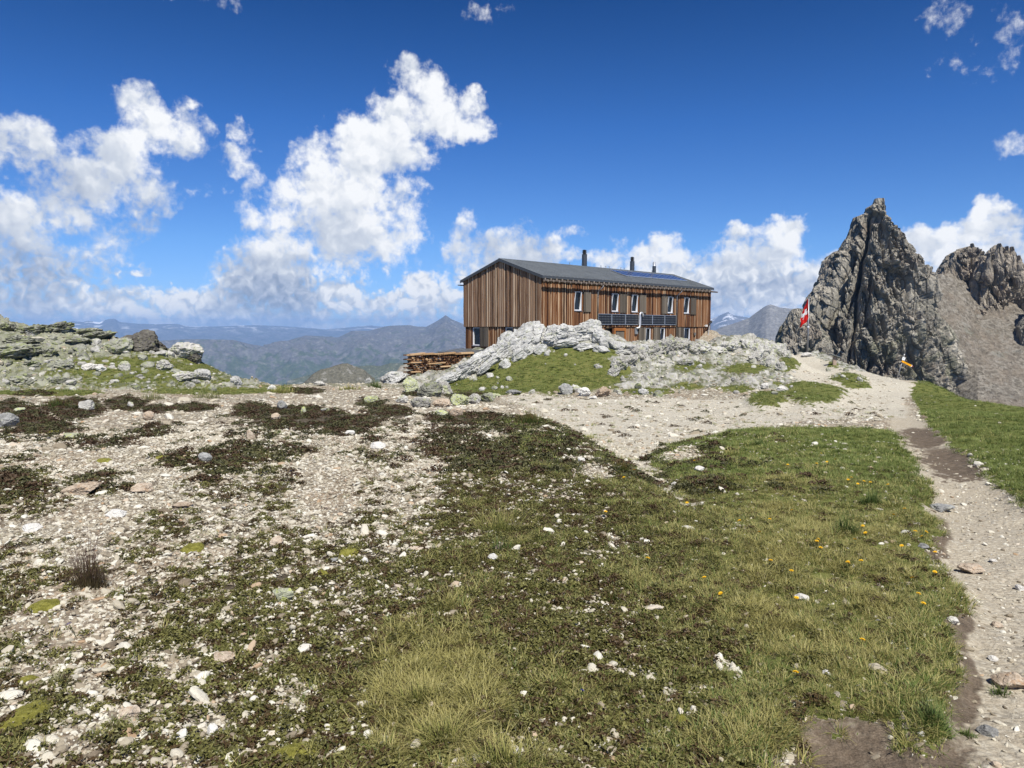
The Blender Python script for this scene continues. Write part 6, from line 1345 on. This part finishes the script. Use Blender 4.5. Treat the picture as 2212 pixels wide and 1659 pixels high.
tussock(1885,1090,72,40,GRN,360,'bushy green tussock in the turf by the path, upper of two',8,.6,.003); tussock(1935,1096,70,34,YEL,200,'pale straw tussock right of the bushy green one',9,.8,.003); tussock(1825,1152,64,48,GRN,340,'bushy green tussock in the turf by the path, lower of two',10,.7,.003)
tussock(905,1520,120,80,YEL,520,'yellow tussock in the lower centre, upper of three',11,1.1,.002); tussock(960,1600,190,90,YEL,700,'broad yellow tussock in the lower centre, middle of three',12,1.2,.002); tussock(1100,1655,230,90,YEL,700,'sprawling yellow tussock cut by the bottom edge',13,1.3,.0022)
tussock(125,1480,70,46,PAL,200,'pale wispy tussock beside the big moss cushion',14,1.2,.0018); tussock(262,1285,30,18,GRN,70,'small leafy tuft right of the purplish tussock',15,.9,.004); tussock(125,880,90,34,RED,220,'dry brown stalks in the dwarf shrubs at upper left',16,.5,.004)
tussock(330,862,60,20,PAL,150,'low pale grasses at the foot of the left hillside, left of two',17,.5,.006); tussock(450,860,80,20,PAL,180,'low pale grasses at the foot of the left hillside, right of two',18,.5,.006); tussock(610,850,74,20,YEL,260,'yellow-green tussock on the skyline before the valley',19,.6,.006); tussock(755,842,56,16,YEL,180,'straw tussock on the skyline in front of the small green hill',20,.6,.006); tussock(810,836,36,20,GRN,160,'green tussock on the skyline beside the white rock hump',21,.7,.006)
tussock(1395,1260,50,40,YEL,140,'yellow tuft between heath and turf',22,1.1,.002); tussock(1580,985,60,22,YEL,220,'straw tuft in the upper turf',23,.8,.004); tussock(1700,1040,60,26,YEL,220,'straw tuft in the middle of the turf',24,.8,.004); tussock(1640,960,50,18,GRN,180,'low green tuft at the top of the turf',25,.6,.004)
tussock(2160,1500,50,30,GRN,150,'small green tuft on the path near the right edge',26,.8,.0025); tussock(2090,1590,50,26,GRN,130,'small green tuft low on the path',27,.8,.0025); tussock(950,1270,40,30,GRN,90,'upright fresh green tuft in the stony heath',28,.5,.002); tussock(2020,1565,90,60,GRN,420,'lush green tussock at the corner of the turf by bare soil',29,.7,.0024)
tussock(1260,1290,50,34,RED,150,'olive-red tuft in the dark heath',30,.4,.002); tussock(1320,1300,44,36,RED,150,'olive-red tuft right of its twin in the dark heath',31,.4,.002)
def moss(px, py, w, h, label, seed):
    p = hit(px, py); s = p.y / FP; V, F = ico(5); V = V.copy(); o = seed * 3.1
    a = np.arctan2(V[:, 1], V[:, 0]); rad = 1 + .28 * fbm2(np.cos(a) * 1.5 + o, np.sin(a) * 1.5, 3, seed=seed); asp = h / w * 2.2
    V[:, 0] *= w * s / 2 * rad; V[:, 1] *= w * s / 2 * rad * asp; Z = V[:, 2] * .035 * (1 + .2 * w * s); X, Y = V[:, 0] + p.x, V[:, 1] + p.y
    V[:, 2] = Z + .012 * fbm3(X * 22, Y * 22, Z * 22, 3, seed=seed) + .006 * fbm3(X * 90, Y * 90, Z * 90, 2, seed=seed) + (zg(X, Y) - p.z)
    ob = mesh_np('moss_cushion', V, F, MOSS); ob.location = p; tag(ob, label, 'moss')
def moss_mat():
    m, N, b = base_mat('moss'); g = N.new('ShaderNodeNewGeometry'); P = g.outputs['Position']; col = N.ramp(N.noise(P, 26, 5, .7), [(.3, (.075, .075, .010)), (.5, (.185, .175, .030)), (.7, (.30, .285, .075))])
    v = N.voro(P, 75); col = N.mix(N.smooth(v, .14, .10, 0, .7), col, (.55, .52, .25, 1)); N.l.new(col, b.inputs['Base Color']); bump(N, b, N.noise(P, 160, 4, .7), .008, 1); return m
MOSS = moss_mat()
moss(62,1545,90,70,'biggest yellow-green moss cushion at the lower left',1); moss(60,1475,44,20,'oval moss cushion above the biggest one',2); moss(96,1312,66,30,'paired moss cushion among stones at the left edge',3); moss(416,1186,50,26,'round moss cushion in the left gravel',4)
moss(225,996,30,14,'small brown-green moss cushion in upper left gravel, left of two',5); moss(350,990,30,11,'small brown-green moss cushion in upper left gravel, right of two',6); moss(755,1196,44,18,'flat moss patch in mixed gravel and heath',7); moss(640,1630,110,40,'wide moss patch at the bottom edge',8); moss(696,1243,26,16,'little moss patch left of the egg-shaped stone',9); moss(108,935,56,14,'dull moss among dwarf shrubs at upper left',10); moss(1470,1560,30,12,'yellowish moss speck in lower heath',11)
def flower(px, py, kind, size=1.0, label=None, group=None, first=[None]):
    p = hit(px, py + 6)
    if kind == 'yellow' and first[0] is not None: o = first[0].copy(); COL.objects.link(o); kids = [(c.copy(), COL.objects) for c in first[0].children]
    else:
        o = empty('flower', p); kids = []; rg = random.Random(4); st = MB(); st.tube([(0, 0, 0), (.004, 0, .04), (.002, 0, .075)], .0014, 5); a = st.build('stem', GRN, o)
        hd = MB(); k = 13 if kind == 'yellow' else 6
        for ring in (0, 1):
            for i in range(k):
                an = 6.283 * i / k + ring * .24; L_e = (.019 - .006 * ring); c, s = math.cos(an), math.sin(an); n_ = len(hd.v); zz = .076 + .004 * ring
                hd.add([(0, 0, zz), (c * L_e * .6 - s * .003, s * L_e * .6 + c * .003, zz + .004), (c * L_e, s * L_e, zz + .003), (c * L_e * .6 + s * .003, s * L_e * .6 - c * .003, zz + .004)], [(0, 3, 2, 1)])
        hd.build('flower_head', flat_mat('petal_' + kind, (.85, .52, .01) if kind == 'yellow' else (.10, .08, .42), .6), o)
        if kind == 'yellow': first[0] = o
    for c, L in kids: L.link(c); c.parent = o
    sc_ = size * .8 * (1 + .04 * p.y); o.location = p; o.scale = (sc_, sc_, sc_); o.rotation_euler = (random.Random(px).uniform(-.5, .1), random.Random(py).uniform(-.3, .3), px)
    tag(o, label, 'flower', group)
for (x, y) in [(1393,1220),(1875,1161),(1999,1171),(1847,1179),(1758,1176),(1764,1182),(1768,1196),(1715,1113),(1827,1231),(1835,1228),(1979,1265),(1977,1299),(1858,1403),(1715,1477),(1719,1306),(2014,1248),(2020,1205),(1976,1160),(1990,1158),(1954,1110),(1928,1123),(1863,1146),(1860,1226),(1851,1052),(1862,1047),(1880,1050),(1923,1055),(1840,1040),(1832,1043),(1770,985),(1787,1003),(1763,1008),(1810,998),(1661,1133),(1664,1226),(1709,1249),(1353,1039),(1371,1024),(1503,1002),(1527,1264),(1566,1295),(1602,1136),(1638,1163),(1485,1095),(1304,1115),(1950,1190),(1988,1320),(1700,1010)]:
    flower(x, y, 'yellow', 1.0, 'small orange-yellow flower standing in the turf left of the path', 'yellow flowers in the turf')
flower(165, 1372, 'blue', 1.3, 'single violet-blue flower in the gravel at lower left'); flower(1250, 1515, 'blue', .9, 'tiny violet flower in the dark heath at lower centre')
